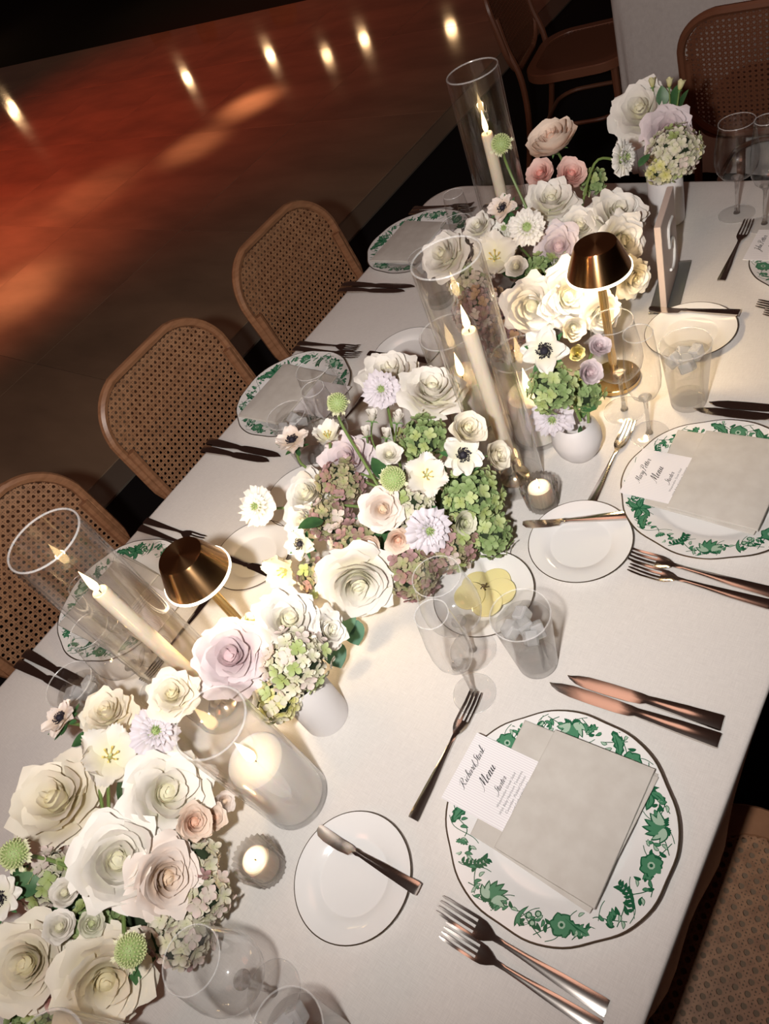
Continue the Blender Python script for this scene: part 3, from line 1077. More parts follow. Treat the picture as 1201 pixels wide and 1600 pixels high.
setting(-0.277, 0.210, 1, 'nearest right hand', 'Richard Stark', seed=1, j={'card': (-0.092, 0.0035), 'wine': (-0.223, 0.172), 'flute': (-0.186, 0.110), 'water': (-0.124, 0.193)})
setting(-0.275, 0.777, 1, 'middle right hand', 'Mary Potter', seed=2, j={
    'card': (-0.079, -0.008), 'bread': (-0.155, -0.160), 'spread': ((-0.256, -0.162), (-0.102, -0.093)), 'wine': (-0.205, 0.140), 'flute': (-0.142, 0.095), 'water': (-0.107, 0.185)})
setting(-0.265, 1.385, 1, 'farthest right hand', 'John Potter', seed=3, j={
    'bread': (-0.175, -0.25), 'spread': ((-0.274, -0.203), (-0.104, -0.196)), 'wine': (-0.216, 0.143), 'flute': (-0.150, 0.105), 'water': (-0.122, 0.189)})
setting(-0.28, -0.35, 1, 'lower edge', None, with_=(), seed=4)
stemware('wine_glass', WINE, -0.500, -0.135, 'large empty wine glass by the near flower arrangement', 'stemmed glasses')
tumbler(-0.398, -0.137, 'glass of iced water at the bottom edge of the photo', 4, 'water glasses')
setting(-1.200, 0.205, -1, 'nearest left hand', '', seed=5, j={'wine': (-0.215, 0.107), 'flute': (-0.150, 0.055), 'water': (-0.178, 0.185)})
setting(-1.210, 0.793, -1, 'middle left hand', None, seed=6, j={'wine': (-0.228, 0.085), 'flute': (-0.290, 0.150), 'water': (-0.171, 0.152)})
setting(-1.224, 1.376, -1, 'farthest left hand', None, seed=7, j={'wine': (-0.290, 0.195), 'flute': (-0.245, 0.120), 'water': (-0.199, 0.215)})

# saucers of butter rounds
butter_m = M('pale_butter', (0.80, 0.72, 0.36), 0.4, **{'Subsurface Weight': 0.2, 'Subsurface Radius': (0.01, 0.008, 0.003)})
herb_m = M('dried_herb', (0.10, 0.06, 0.03), 0.8)
ME_BUTTER = mesh('butter', *lathe([(0.0245, 0.0), (0.0252, 0.001), (0.0252, 0.003), (0.0245, 0.0036)], 40, True, True), butter_m)
for (sx_, sy_, w, lab) in ((-0.530, 0.474, 1, 'right hand wine glasses'), (-0.985, 0.548, -1, 'left hand glasses')):
    tag(ob('saucer', ME_BREAD, None, (sx_, sy_, TZ)), 'white saucer with a thin dark rim by the %s' % lab, 'plate', 'butter saucers')
    if w < 0:
        continue
    for k, (dx, dy, lb) in enumerate(((-0.020, 0.012, 'leftmost'), (0.008, 0.026, 'uppermost'), (0.026, 0.010, 'rightmost'), (0.018, -0.018, 'front'), (-0.012, -0.018, 'lowest'))):
        tag(ob('butter_slice', ME_BUTTER, None, (sx_ + dx, sy_ + dy, TZ + 0.0048 + 0.0038 * k)), '%s round pale yellow slice on the saucer behind the wine glasses' % lb, 'butter', 'butter slices')
    g = G()
    for k in range(5):
        a = k * 1.25
        g.add(*tube([(0, 0, 0.001), (0.004 * math.cos(a), 0.004 * math.sin(a), 0.002), (0.007 * math.cos(a + .4), 0.007 * math.sin(a + .4), 0.001)], 0.0009, 5))
    tag(ob('herb_sprig', g.mesh('herb', [herb_m]), None, (sx_ + 0.004, sy_ + 0.004, TZ + 0.0240)), 'tiny dark dried sprig on the yellow slices', 'herb')

# ------------------------------------------------------------------ candles
ME_FLAME = mesh('flame', *lathe([(0.0008, 0.0), (0.0042, 0.004), (0.0055, 0.010), (0.0048, 0.018), (0.0030, 0.028), (0.0010, 0.038), (0.0001, 0.043)], 14, True, True), flame_m)
ME_WICK = mesh('wick', *tube([(0, 0, -0.004), (0.0005, 0, 0.004), (0.0015, 0, 0.007)], 0.0008, 6), wick_m)


def candle(name, x, y, z, r, h, label, e, group, flame=1.0, cat='candle', wm=None):
    t = thing(name, label, cat, (x, y, z), 0, group)
    prof = [(r * .9, 0), (r, 0.002), (r * .98, h * .5), (r * .96, h - 0.006), (r * .90, h - 0.001), (r * .80, h), (r * .45, h - min(.004, r * .3)), (r * .1, h - min(.005, r * .35))]
    ob('wax', mesh('wax', *lathe(prof, 32, True, True), wm or wax), t)
    dz = h - min(.005, r * .35)
    ob('wick', ME_WICK, t, (0, 0, dz + .002))
    ob('flame', ME_FLAME, t, (0, 0, dz + 0.006), scale=flame)
    l = lamp('candle_light', 'POINT', (0, 0, dz + 0.024 * flame), e, (1.0, 0.60, 0.26), None, 0.006)
    l.parent = t
    return t


def hurricane(x, y, r, h, label, group):
    t = thing('hurricane_glass', label, 'glass', (x, y, TZ), 0, group)
    ob('glass_tube', mesh('glass_tube', *lathe([(r * .97, 0.003), (r, 0.006), (r, h)], 64), glass_warm), t)
    ob('glass_tube', mesh('glass_tube', *lathe([(r - 0.0035, 0.008), (r - 0.0035, h)], 64), glass_warm), t, label='inner face of the glass wall')
    ob('base', mesh('base', *lathe([(r * .96, 0.0004), (r * .99, 0.002), (r * .99, 0.006), (r * .9, 0.0065)], 64, True, True), glass_foot), t)
    rr = r - 0.00175
    ob('rim', mesh('rim', *tube([(rr * math.cos(a), rr * math.sin(a), h) for a in [2 * PI * i / 64 for i in range(64)]], 0.0015, 8, True), glass_rim), t)
    return t


def candlestick(x, y, label):
    v, f = lathe([(0.026, 0.0068), (0.027, 0.008), (0.026, 0.0105), (0.016, 0.015), (0.0085, 0.024), (0.0065, 0.038), (0.008, 0.047), (0.0145, 0.052), (0.0145, 0.062), (0.0128, 0.0625), (0.0125, 0.0545)], 32, True, True)
    return tag(ob('candlestick', mesh('candlestick', v, f, silver_brass), None, (x, y, TZ)), label, 'candlestick', 'candlesticks')


for x, y, top, w in ((-0.837, 0.129, 0.345, 'near'), (-0.596, 0.712, 0.335, 'middle'), (-0.869, 1.271, 0.340, 'far')):
    hurricane(x, y, 0.0505, 0.457, 'tall clear glass cylinder around the %s taper candle' % w, 'tall candle glasses')
    candlestick(x, y, 'small brass candlestick under the %s taper candle' % w)
    candle('taper_candle', x, y, TZ + 0.055, 0.0122, top - 0.055, 'lit ivory taper candle in the %s tall glass' % w, 0.30, 'taper candles')
for x, y, r, h, top, w in ((-0.626, 0.071, 0.0490, 0.253, 0.128, 'beside the near flower arrangement'), (-0.745, 0.833, 0.0520, 0.215, 0.105, 'left behind the middle tall glass'), (-0.606, 0.828, 0.0490, 0.190, 0.095, 'between the middle tall glass and the round vase'), (-0.567, -0.286, 0.0500, 0.220, 0.090, 'at the lower left corner among the roses')):
    hurricane(x, y, r, h, 'wide clear candle glass %s' % w, 'wide candle glasses')
    candle('block_candle', x, y, TZ + 0.0068, r - 0.0055, top, 'thick lit candle in the wide glass %s' % w, 2.6, 'thick candles', 1.3, wm=wax_white)


def votive(x, y, w):
    t = thing('votive_holder', 'small ribbed glass candle cup %s' % w, 'candle holder', (x, y, TZ), 0, 'ribbed candle cups')
    n = 96
    rib = lambda t_, k: 1 + 0.065 * math.cos(24 * t_) if k in (1, 2, 3, 4) else 1.0
    prof = [(0.0245, 0.0003), (0.0262, 0.003), (0.0285, 0.028), (0.0305, 0.047), (0.0298, 0.0495), (0.0265, 0.0500), (0.0235, 0.0490), (0.0228, 0.030), (0.0222, 0.008)]
    ob('cup', mesh('cup', *lathe(prof, n, True, True, rib), ribbed_m), t)
    candle('tealight', x, y, TZ + 0.0085, 0.0205, 0.036, 'lit tealight in the ribbed cup %s' % w, 0.035, 'tealights', 0.45)


votive(-0.601, -0.027, 'beside the near bread plate')
votive(-0.525, 0.677, 'at the foot of the middle tall glass')


# ------------------------------------------------------------------ brass table lamps
def table_lamp(x, y, label):
    t = thing('table_lamp', label, 'lamp', (x, y, TZ), 0, 'brass table lamps')
    ob('base', mesh('base', *lathe([(0.044, 0.0003), (0.0455, 0.002), (0.0455, 0.010), (0.044, 0.0115), (0.008, 0.0125)], 64, True, True), brass_plain), t)
    ob('pole', mesh('pole', *lathe([(0.0075, 0.012), (0.0075, 0.262)], 24, True, True), brass_plain), t)
    zt, zb, rt_, rb = 0.292, 0.243, 0.0335, 0.0525
    sh = [(rb, zb), (rt_ + .002, zt - .004), (rt_, zt - .0008), (rt_ - .003, zt), (0.0005, zt), (0.0005, zt - .003), (rt_ - .004, zt - .003), (rb - .003, zb + .001)]
    o = ob('shade', mesh('shade', *lathe(sh, 96), brass), t)
    ob('diffuser', mesh('diffuser', *lathe([(0.010, zb + .002), (rb - .002, zb + .002), (rb + .0012, zb - .0002), (rb + .0012, zb - .0035), (rb - .001, zb - .0045), (0.010, zb - .0035)], 96), diffuser_m), t, label='glowing white ring under the shade')
    d = bpy.data.lights.new('lamp_light', 'AREA')
    d.shape = 'DISK'
    d.size = 0.085
    d.energy = 0.85
    d.color = (1.0, 0.70, 0.36)
    l = bpy.data.objects.new('lamp_light', d)
    COL.objects.link(l)
    l.location = (0, 0, zb - 0.006)
    l.parent = t
    return t


table_lamp(-0.822, 0.236, 'small brass table lamp between the near tall glass and the lavender rose')
table_lamp(-0.527, 0.990, 'small brass table lamp glowing over the far flower arrangement')

# ------------------------------------------------------------------ number stand
sg = thing('number_stand', 'clear and pale table number stand beside the far flower arrangement', 'table number', (-0.527, 1.27, TZ), 0.19)
panel_m = M('pale_rose_panel', (0.58, 0.47, 0.42), 0.4)
num_m = M('white_numeral', (0.85, 0.83, 0.80), 0.3)
ob('base', bevel_mesh(mesh('base', *box(-0.028, 0.028, -0.085, 0.085, 0.0004, 0.005), acrylic_m, False), 0.001, 1), sg)
ob('panel', bevel_mesh(mesh('panel', *box(-0.006, 0.006, -0.075, 0.062, 0.0054, 0.185), panel_m, False), 0.001, 1), sg, label='pale upright panel')
g5 = G()
for pts in ([(0.022, .145), (-0.018, .145), (-0.020, .105)], [(-0.020, .105), (0.0, .112), (0.020, .100), (0.024, .078), (0.014, .056), (-0.006, .050), (-0.022, .058)]):
    P_ = catmull([(0.0075, y_, z_) for y_, z_ in pts], 5)
    g5.add(*tube(P_, 0.0030, 8))
ob('numeral', g5.mesh('numeral', [num_m]), sg, (0, 0, 0), label='raised white numeral 5')


# ------------------------------------------------------------------ flowers
def petal_mat(name, base, tip, trans=0.13, rough=0.55):
    m = bpy.data.materials.new(name)
    m.use_nodes = True
    nt = m.node_tree
    b = nt.nodes['Principled BSDF']
    b.inputs['Roughness'].default_value = rough
    b.inputs['Specular IOR Level'].default_value = 0.25
    at = add(nt, 'ShaderNodeAttribute'); at.attribute_name = 'v'
    cr = add(nt, 'ShaderNodeValToRGB')
    cr.color_ramp.elements[0].position = 0.15; cr.color_ramp.elements[0].color = (*base, 1)
    cr.color_ramp.elements[1].position = 0.75; cr.color_ramp.elements[1].color = (*tip, 1)
    nt.links.new(at.outputs['Fac'], cr.inputs[0])
    nt.links.new(cr.outputs[0], b.inputs['Base Color'])
    tl = add(nt, 'ShaderNodeBsdfTranslucent')
    nt.links.new(cr.outputs[0], tl.inputs[0])
    mx = add(nt, 'ShaderNodeMixShader'); mx.inputs[0].default_value = trans
    out = nt.nodes['Material Output']
    nt.links.new(b.outputs[0], mx.inputs[1]); nt.links.new(tl.outputs[0], mx.inputs[2]); nt.links.new(mx.outputs[0], out.inputs[0])
    return m


PM = {
 'white': petal_mat('white_petal', (0.80, 0.77, 0.58), (0.88, 0.845, 0.79)),
 'cream': petal_mat('cream_petal', (0.80, 0.73, 0.50), (0.88, 0.82, 0.70)),
 'blush': petal_mat('blush_petal', (0.82, 0.64, 0.47), (0.87, 0.78, 0.72)),
 'lavender': petal_mat('lavender_petal', (0.72, 0.56, 0.58), (0.77, 0.68, 0.70)),
 'lilac': petal_mat('lilac_petal', (0.62, 0.58, 0.55), (0.72, 0.67, 0.72)),
 'peach': petal_mat('peach_petal', (0.84, 0.54, 0.40), (0.86, 0.72, 0.61)),
 'coral': petal_mat('coral_petal', (0.84, 0.38, 0.33), (0.86, 0.62, 0.56)),
 'green_white': petal_mat('greenish_white_petal', (0.58, 0.62, 0.36), (0.74, 0.73, 0.60)),
 'yellow': petal_mat('yellow_petal', (0.62, 0.60, 0.20), (0.74, 0.70, 0.40)),
}
HY = {
 'green': [petal_mat('hydrangea_green', (0.34, 0.42, 0.14), (0.40, 0.48, 0.22)), petal_mat('hydrangea_lime', (0.46, 0.54, 0.22), (0.50, 0.58, 0.30)), petal_mat('hydrangea_fern', (0.22, 0.32, 0.12), (0.30, 0.40, 0.18))],
 'mauve': [petal_mat('hydrangea_mauve', (0.34, 0.22, 0.20), (0.44, 0.27, 0.28)), petal_mat('hydrangea_dusk', (0.30, 0.24, 0.16), (0.36, 0.20, 0.20)), petal_mat('hydrangea_olive', (0.36, 0.38, 0.18), (0.42, 0.36, 0.24))],
 'pale': [petal_mat('hydrangea_pale', (0.62, 0.62, 0.42), (0.70, 0.66, 0.55)), petal_mat('hydrangea_shell', (0.66, 0.60, 0.52), (0.72, 0.60, 0.56))],
 'amber': [petal_mat('hydrangea_amber', (0.50, 0.34, 0.20), (0.56, 0.36, 0.24))],
}
HYMIX = {
 'green': HY['green'] * 2, 'mauve': HY['mauve'] * 2, 'blush': HY['pale'] * 3 + HY['mauve'][:1],
 'mauve_green': HY['mauve'] * 2 + HY['green'][:2] + HY['pale'][1:], 'green_white': HY['pale'] * 2 + HY['green'][:2],
 'yellow_green': [HY['green'][1], HY['pale'][0], PM['yellow'], HY['pale'][0]], 'peach_brown': HY['amber'] * 2 + HY['mauve'][:2] + HY['pale'][1:],
}
stem_m = M('green_stem', (0.16, 0.24, 0.07), 0.5)
leaf_m = M('green_leaf', (0.045, 0.13, 0.045), 0.45)
noise_color(leaf_m, (0.03, 0.095, 0.035), (0.07, 0.18, 0.06), 30)
euc_m = M('eucalyptus_leaf', (0.055, 0.16, 0.10), 0.5)
sepal_m = M('calyx_green', (0.16, 0.30, 0.10), 0.5)
black_m = M('anemone_black', (0.012, 0.010, 0.02), 0.6)
stamen_m = M('stamen_yellow', (0.72, 0.58, 0.16), 0.6)
pod_m = M('scabiosa_green', (0.30, 0.40, 0.15), 0.6)
pod_tip = M('scabiosa_lime', (0.52, 0.58, 0.28), 0.6)
fringe_m = petal_mat('pod_fringe', (0.45, 0.50, 0.22), (0.74, 0.72, 0.52))
moss_m = M('dark_moss', (0.02, 0.035, 0.012), 0.9)


def petal(R, Hh, z0, A, curl, tip, seed, nu=9, nv=7, waist=0.32, rip=0.03, edge=0.0, spiral=0.06):
    """one petal: a curved blade round the flower axis, its rim rolled outward by curl"""
    rnd = random.Random(seed)
    p1, p2, p3 = rnd.random() * 6, rnd.random() * 6, rnd.uniform(.7, 1.3)
    v, a, f = [], [], []
    for j in range(nv + 1):
        for i in range(nu + 1):
            u = 2 * i / nu - 1
            w = j / nv
            wv = w * (1 - 0.22 * abs(u) ** 2.6 + tip * max(0, 1 - abs(u) * 2.2) * 0.16)
            wid = (waist + (1 - waist) * min(1, wv * 1.7) ** .8)
            ph = A * u * wid
            rho = R * (0.16 + 0.84 * (1 - (1 - min(wv, 1)) ** 2.1))
            z = z0 + (Hh - z0) * wv ** 1.45
            c = max(0, wv - 0.55) / 0.45
            e = abs(u) ** 3
            rho += curl * c * c * (0.55 + 0.45 * math.cos(u * 2.4 + p1 * .2)) + edge * e * c
            z -= curl * 0.55 * c ** 3 + edge * 0.7 * e * c
            rho *= 1 + spiral * u * (0.4 + wv)
            rp = rip * math.sin(u * 4.5 * p3 + p1) * wv + rip * .6 * math.sin(u * 9 + p2) * wv * wv
            rho += rp
            z += rp * .5
            v.append((rho * math.cos(ph), rho * math.sin(ph), z))
            a.append(wv)
    n = nu + 1
    for j in range(nv):
        for i in range(nu):
            k = j * n + i
            f.append((k, k + 1, k + n + 1, k + n))
    return v, f, a


def rot(v, t, tilt=0.0, dz=0.0):
    c, s = math.cos(t), math.sin(t)
    out = []
    for x, y, z in v:
        x2 = x * math.cos(tilt) + z * math.sin(tilt)
        z2 = -x * math.sin(tilt) + z * math.cos(tilt) + dz
        out.append((x2 * c - y * s, x2 * s + y * c, z2))
    return out


def heart(seed, n=14, r0=0.06, r1=0.60, h0=0.42, h1=0.34, curl=0.12):
    """the furled middle of a rose: overlapping petals, each tipped its own way"""
    rnd = random.Random(seed)
    g = G()
    g.add(*lathe([(0.001, -0.5), (0.16, -0.42), (0.26, -0.2), (0.18, .08), (0.05, .2), (0.001, .22)], 12))
    ang = 0
    for k in range(n):
        o_ = k / (n - 1)
        R_ = r0 + (r1 - r0) * o_ ** 0.9
        v, f, a = petal(R_, h0 + (h1 - h0) * o_ - 0.08 * (1 - o_) + rnd.uniform(-.07, .05), -0.45, 2.1 - 1.25 * o_ + rnd.uniform(-.1, .15), curl * (0.35 + 0.75 * o_) * rnd.uniform(.6, 1.5), rnd.uniform(.3, .9), seed * 50 + k, 10, 7, 0.75, 0.022, edge=0.07 * o_, spiral=0.16)
        tl = rnd.uniform(-.13, .17) * (0.4 + o_)
        g.add(rot(v, ang, tl), f, 0, [x * .55 + .38 * o_ for x in a])
        ang += 2.4 + rnd.uniform(-.4, .4)
    return g


PW = PM['white']
HEARTS = [heart(s, 14, 0.07, 0.62, 0.40, 0.34, 0.13).mesh('rose_heart', [PW], attr=True) for s in (1, 2, 3)]
HEARTS_FULL = [heart(s, 24, 0.05, 0.76, 0.36, 0.24, 0.13).mesh('rose_heart', [PW], attr=True) for s in (11, 12)]


def pm_(*a, **k):
    v, f, at = petal(*a, **k)
    return mesh('petal', v, f, [PW], attr=at)


MID = [pm_(0.70, 0.27, -0.45, 0.72, 0.18, 0.9, s, edge=0.14, rip=.04) for s in (21, 22, 23)]
OUT = [pm_(0.84, 0.10, -0.46, 0.70, 0.17, 0.9, s, edge=0.20, rip=.045) for s in (31, 32, 33)]
OUT2 = [pm_(0.96, -0.12, -0.47, 0.66, 0.20, 1.0, s, edge=0.24, rip=.05) for s in (41, 42, 43)]
BUDP = [pm_(0.40, 0.62, -0.45, 1.15, 0.05, 0.4, s, waist=.6) for s in (51, 52)]
# calyx
g = G()
g.add(*lathe([(0.02, -0.75), (0.10, -0.72), (0.15, -0.6), (0.20, -0.47), (0.10, -0.42)], 12, True, True))
for k in range(5):
    v = [(0.16, -.06, -.55), (0.16, .06, -.55), (0.34, -.07, -.46), (0.34, .07, -.46), (0.60, 0, -.52)]
    g.add(rot(v, k * 2 * PI / 5), [(0, 1, 3, 2), (2, 3, 4)])
CALYX = g.mesh('calyx', [sepal_m])
SMALL_OUT = [pm_(0.74, 0.24, -0.46, 0.80, 0.16, 0.5, s, edge=0.12) for s in (61, 62)]


def flower_obj(name, me, root, P, n, s, spin, mat=None, label=None):
    q = Vector((0, 0, 1)).rotation_difference(Vector(n)) @ Quaternion((0, 0, 1), spin)
    return ob(name, me, root, P, q=q, scale=s, mat=mat, label=label)


def rose(root, P, s, n, col, rnd, label, small=False):
    mat = PM[col]
    r = s / 2 * 0.97
    full = (not small) and rnd.random() < 0.3
    h = flower_obj('spray_rose' if small else 'rose', rnd.choice(HEARTS_FULL if (full or small) else HEARTS), root, P, n, r * (1.12 if small else 1.0), rnd.uniform(0, 6), mat, label)
    def ringp(ms, k, a0, jit, tl=0.0):
        for i in range(k):
            ob('petal', rnd.choice(ms), h, (0, 0, rnd.uniform(-.03, .03)), q=Quaternion((0, 0, 1), a0 + 2 * PI * i / k + rnd.uniform(-jit, jit)) @ Quaternion((0, 1, 0), tl + rnd.uniform(-.13, .15)), scale=rnd.uniform(.94, 1.06), mat=mat)
    if small:
        ringp(SMALL_OUT, 6, rnd.random(), .2)
    else:
        if not full:
            ringp(MID, 5, rnd.random(), .18)
        ringp(OUT, 5, rnd.random() + .6, .2)
        ringp(OUT2, 6, rnd.random() + .2, .2, 0.05)
    ob('calyx', CALYX, h)
    return h


# rose bud
g = G()
for k in range(6):
    v, f, a = petal(0.16 + .05 * k, 0.62 + .02 * (k % 2), -0.5, 1.9 - .1 * k, 0.02 + .02 * k, .3, 70 + k, 8, 6, .7, .02)
    g.add(rot(v, k * 2.2), f, 0, a)
BUD = g.mesh('rose_bud', [PW], attr=True)

# scabiosa
def ruffle(seed, L_=0.62, w=0.34):
    rnd = random.Random(seed)
    v, f, a = [], [], []
    for j in range(6):
        t_ = j / 5
        for i in range(7):
            u = 2 * i / 6 - 1
            x = L_ * (t_ * (1 - .25 * abs(u) + .12 * math.cos(u * 7 + seed))) + .32
            y = u * w * (0.25 + .75 * t_ ** .7)
            z = .12 * math.sin(u * 6 + seed * 1.7) * t_ + .10 * math.sin(t_ * 2.5)
            v.append((x, y, z)); a.append(.3 + .7 * t_)
    for j in range(5):
        for i in range(6):
            k = j * 7 + i
            f.append((k, k + 1, k + 8, k + 7))
    return v, f, a


RUF = []
for s in (1, 2, 3):
    v, f, a = ruffle(s)
    RUF.append(mesh('petal', v, f, [PM['lilac']], attr=a))


def scab_head(open_):
    g = G()
    rnd = random.Random(7)
    R0 = 0.40 if open_ else 0.24
    g.add(*lathe([(0.001, -.35), (.1, -.3), (.25, -.15), (R0, 0.0), (R0 * .92, .14), (R0 * .6, .24), (.001, .28)], 16), 1)
    n = 60
    for k in range(n):
        z = 1 - k / n
        rr = math.sqrt(max(0, 1 - z * z))
        an = k * 2.39996
        p = Vector((R0 * rr * math.cos(an), R0 * rr * math.sin(an), .28 * z + .01))
        d = Vector((rr * math.cos(an), rr * math.sin(an), z * 1.1 + .2)).normalized()
        g.add(*tube([p - d * .02, p + d * .05, p + d * (.10 if open_ else .13)], [.022, .028, .016], 5), 1 if k % 3 else 2)
    # inner rings of small ruffles
    for ring_, (m_, sc_, tl) in enumerate(((13, .80, -.35), (11, .60, -.7))):
        for i in range(m_):
            v, f, a = ruffle(ring_ * 20 + i, .55, .26)
            v = [(x * sc_ + (.12 if open_ else -.02), y * sc_, z * sc_ + .04) for x, y, z in v]
            g.add(rot(v, 2 * PI * i / m_ + ring_ * .2, tl), f, 0, a)
    return g.mesh('scabiosa', [PM['lilac'], pod_m, pod_tip], attr=True)


SCAB, SCAB_O = scab_head(False), scab_head(True)


def scabiosa(root, P, s, n, col, rnd, label, open_=False):
    mat = PM[col]
    h = flower_obj('scabiosa', SCAB_O if open_ else SCAB, root, P, n, s / 2 * 1.02, rnd.uniform(0, 6), mat, label)
    k = 13
    for i in range(k):
        ob('petal', rnd.choice(RUF), h, (0, 0, rnd.uniform(-.05, .03)), q=Quaternion((0, 0, 1), 2 * PI * i / k + rnd.uniform(-.1, .1)) @ Quaternion((0, 1, 0), rnd.uniform(-.1, .25)), scale=rnd.uniform(.95, 1.1), mat=mat)
    return h


# scabiosa seed pod: a ball of little cups with a pale fringe below
g = G()
g.add(*lathe([(0.001, -.62), (.3, -.5), (.6, -.2), (.68, .1), (.55, .42), (.3, .6), (.001, .66)], 20))
n = 150
for k in range(n):
    z = 1 - 1.5 * (k + .5) / n
    rr = math.sqrt(max(0, 1 - z * z))
    an = k * 2.39996
    d = Vector((rr * math.cos(an), rr * math.sin(an), z))
    p = Vector((d.x * .68, d.y * .68, d.z * .62 + .03))
    g.add(*tube([p - d * .02, p + d * .09, p + d * .12], [.036, .05, .03], 6), 1)
POD = g.mesh('scabiosa_pod', [pod_m, pod_tip])
FR = []
for s in (1, 2):
    v, f, a = ruffle(s + 30, .42, .16)
    FR.append(mesh('petal', [(x + .22, y, z - .18) for x, y, z in v], f, [fringe_m], attr=a))


def pod(root, P, s, n, col, rnd, label):
    h = flower_obj('scabiosa_pod', POD, root, P, n, s / 2 * 1.05, rnd.uniform(0, 6), None, label)
    for i in range(14):
        ob('petal', rnd.choice(FR), h, (0, 0, -.1 + rnd.uniform(-.08, .05)), q=Quaternion((0, 0, 1), 2 * PI * i / 14 + rnd.uniform(-.15, .15)) @ Quaternion((0, 1, 0), rnd.uniform(-.3, .3)), scale=rnd.uniform(.8, 1.1))
    return h


# anemone
g = G()
g.add(*lathe([(0.001, -.12), (.12, -.10), (.17, .02), (.14, .13), (.07, .18), (.001, .20)], 14))
rnd0 = random.Random(4)
for k in range(54):
    an = k * 2.39996
    rr = .20 + .13 * ((k * 7) % 10) / 10
    p = Vector((rr * math.cos(an), rr * math.sin(an), .05 + rnd0.uniform(0, .07)))
    g.add(*tube([(p.x * .5, p.y * .5, -.05), p], [.008, .008], 4))
    g.add(*tube([p, p + Vector((p.x * .12, p.y * .12, .035))], [.026, .016], 5))
ANEM = g.mesh('anemone', [black_m])


def broad_petal(seed, L_=0.92, w=0.44, cup=0.22, fringe=0.0, wave=0.05):
    rnd = random.Random(seed)
    p1 = rnd.random() * 6
    v, f, a = [], [], []
    NU, NV = 12, 7
    for j in range(NV + 1):
        t_ = j / NV
        for i in range(NU + 1):
            u = 2 * i / NU - 1
            ww = w * (math.sin(PI * min(.93, .12 + t_ * .72)) ** .7)
            x = .07 + L_ * t_ * (1 - .20 * u * u)
            if fringe and j == NV:
                x += fringe * (1 if i % 2 else -1)
            y = u * ww
            z = cup * (t_ ** 1.4) + .10 * u * u * t_ + wave * math.sin(u * 5 + p1) * t_ * t_
            v.append((x, y, z)); a.append(t_)
    n = NU + 1
    for j in range(NV):
        for i in range(NU):
            k = j * n + i
            f.append((k, k + 1, k + n + 1, k + n))
    return mesh('petal', v, f, [PW], attr=a)


ANP = [broad_petal(s, .90, .36, .18) for s in (1, 2, 3)]
TUP = [broad_petal(s, .92, .50, .45, .035, .09) for s in (4, 5, 6)]


def anemone(root, P, s, n, col, rnd, label):
    h = flower_obj('anemone', ANEM, root, P, n, s / 2, rnd.uniform(0, 6), None, label)
    for ring_, k in ((0, 5), (1, 4)):
        for i in range(k):
            ob('petal', rnd.choice(ANP), h, (0, 0, -.08 - .05 * ring_), q=Quaternion((0, 0, 1), 2 * PI * i / k + ring_ * .5 + rnd.uniform(-.15, .15)) @ Quaternion((0, 1, 0), rnd.uniform(-.25, .12)), scale=rnd.uniform(.9, 1.06), mat=PM[col])
    return h


g = G()
g.add(*tube([(0, 0, -.1), (0, 0, .25)], [.06, .045], 8), 1)
for k in range(6):
    a = k * PI / 3
    g.add(*tube([(0.05 * math.cos(a), .05 * math.sin(a), -.05), (.16 * math.cos(a), .16 * math.sin(a), .12), (.22 * math.cos(a), .22 * math.sin(a), .30)], [.015, .018, .035], 6))
TUC = g.mesh('tulip', [stamen_m, pod_tip])


def tulip(root, P, s, n, col, rnd, label):
    h = flower_obj('tulip', TUC, root, P, n, s / 2 * 1.05, rnd.uniform(0, 6), None, label)
    for ring_ in (0, 1):
        for i in range(3):
            ob('petal', rnd.choice(TUP), h, (0, 0, -.08 - .05 * ring_), q=Quaternion((0, 0, 1), 2 * PI * i / 3 + ring_ * PI / 3 + rnd.uniform(-.15, .15)) @ Quaternion((0, 1, 0), rnd.uniform(-.3, .1)), scale=rnd.uniform(.92, 1.05), mat=PM[col])
    return h


def bud(root, P, s, n, col, rnd, label):
    h = flower_obj('rose_bud', BUD, root, P, n, s / 2 * 1.1, rnd.uniform(0, 6), PM[col], label)
    ob('calyx', CALYX, h)
    return h


RANP = [pm_(0.9, 0.12, -0.40, 0.9, 0.10, 0.1, s, edge=.05, rip=.05) for s in (81, 82)]
RANH = heart(15, 24, 0.05, 0.80, 0.30, 0.25, 0.06).mesh('ranunculus', [PW], attr=True)


def ranunculus(root, P, s, n, col, rnd, label):
    h = flower_obj('ranunculus', RANH, root, P, n, s / 2, rnd.uniform(0, 6), PM[col], label)
    for i in range(8):
        ob('petal', rnd.choice(RANP), h, (0, 0, rnd.uniform(-.05, .02)), q=Quaternion((0, 0, 1), i * PI / 4 + rnd.uniform(-.2, .2)), scale=rnd.uniform(.95, 1.05), mat=PM[col])
    ob('calyx', CALYX, h)
    return h


# hydrangea floret: four rounded sepals round a bead
def floret_mesh(seed):
    g = G()
    rnd = random.Random(seed)
    for k in range(4):
        v, a = [], []
        for j in range(6):
            t_ = j / 5
            x = .05 + .95 * t_
            w = max(.12 * (1 - t_), math.sqrt(max(0, .172 - (x - .60) ** 2)))
            for i in range(5):
                u = 2 * i / 4 - 1
                v.append((x * (1 - .06 * u * u), u * w, .20 * t_ * t_ + .10 * u * u * t_ + rnd.uniform(-.012, .012)))
                a.append(t_)
        f = [(j * 5 + i, j * 5 + i + 1, j * 5 + i + 6, j * 5 + i + 5) for j in range(5) for i in range(4)]
        g.add(rot(v, k * PI / 2 + rnd.uniform(-.15, .15), rnd.uniform(-.15, .15)), f, 0, a)
    g.add(*lathe([(.001, .02), (.09, .05), (.07, .13), (.001, .16)], 6))
    return g


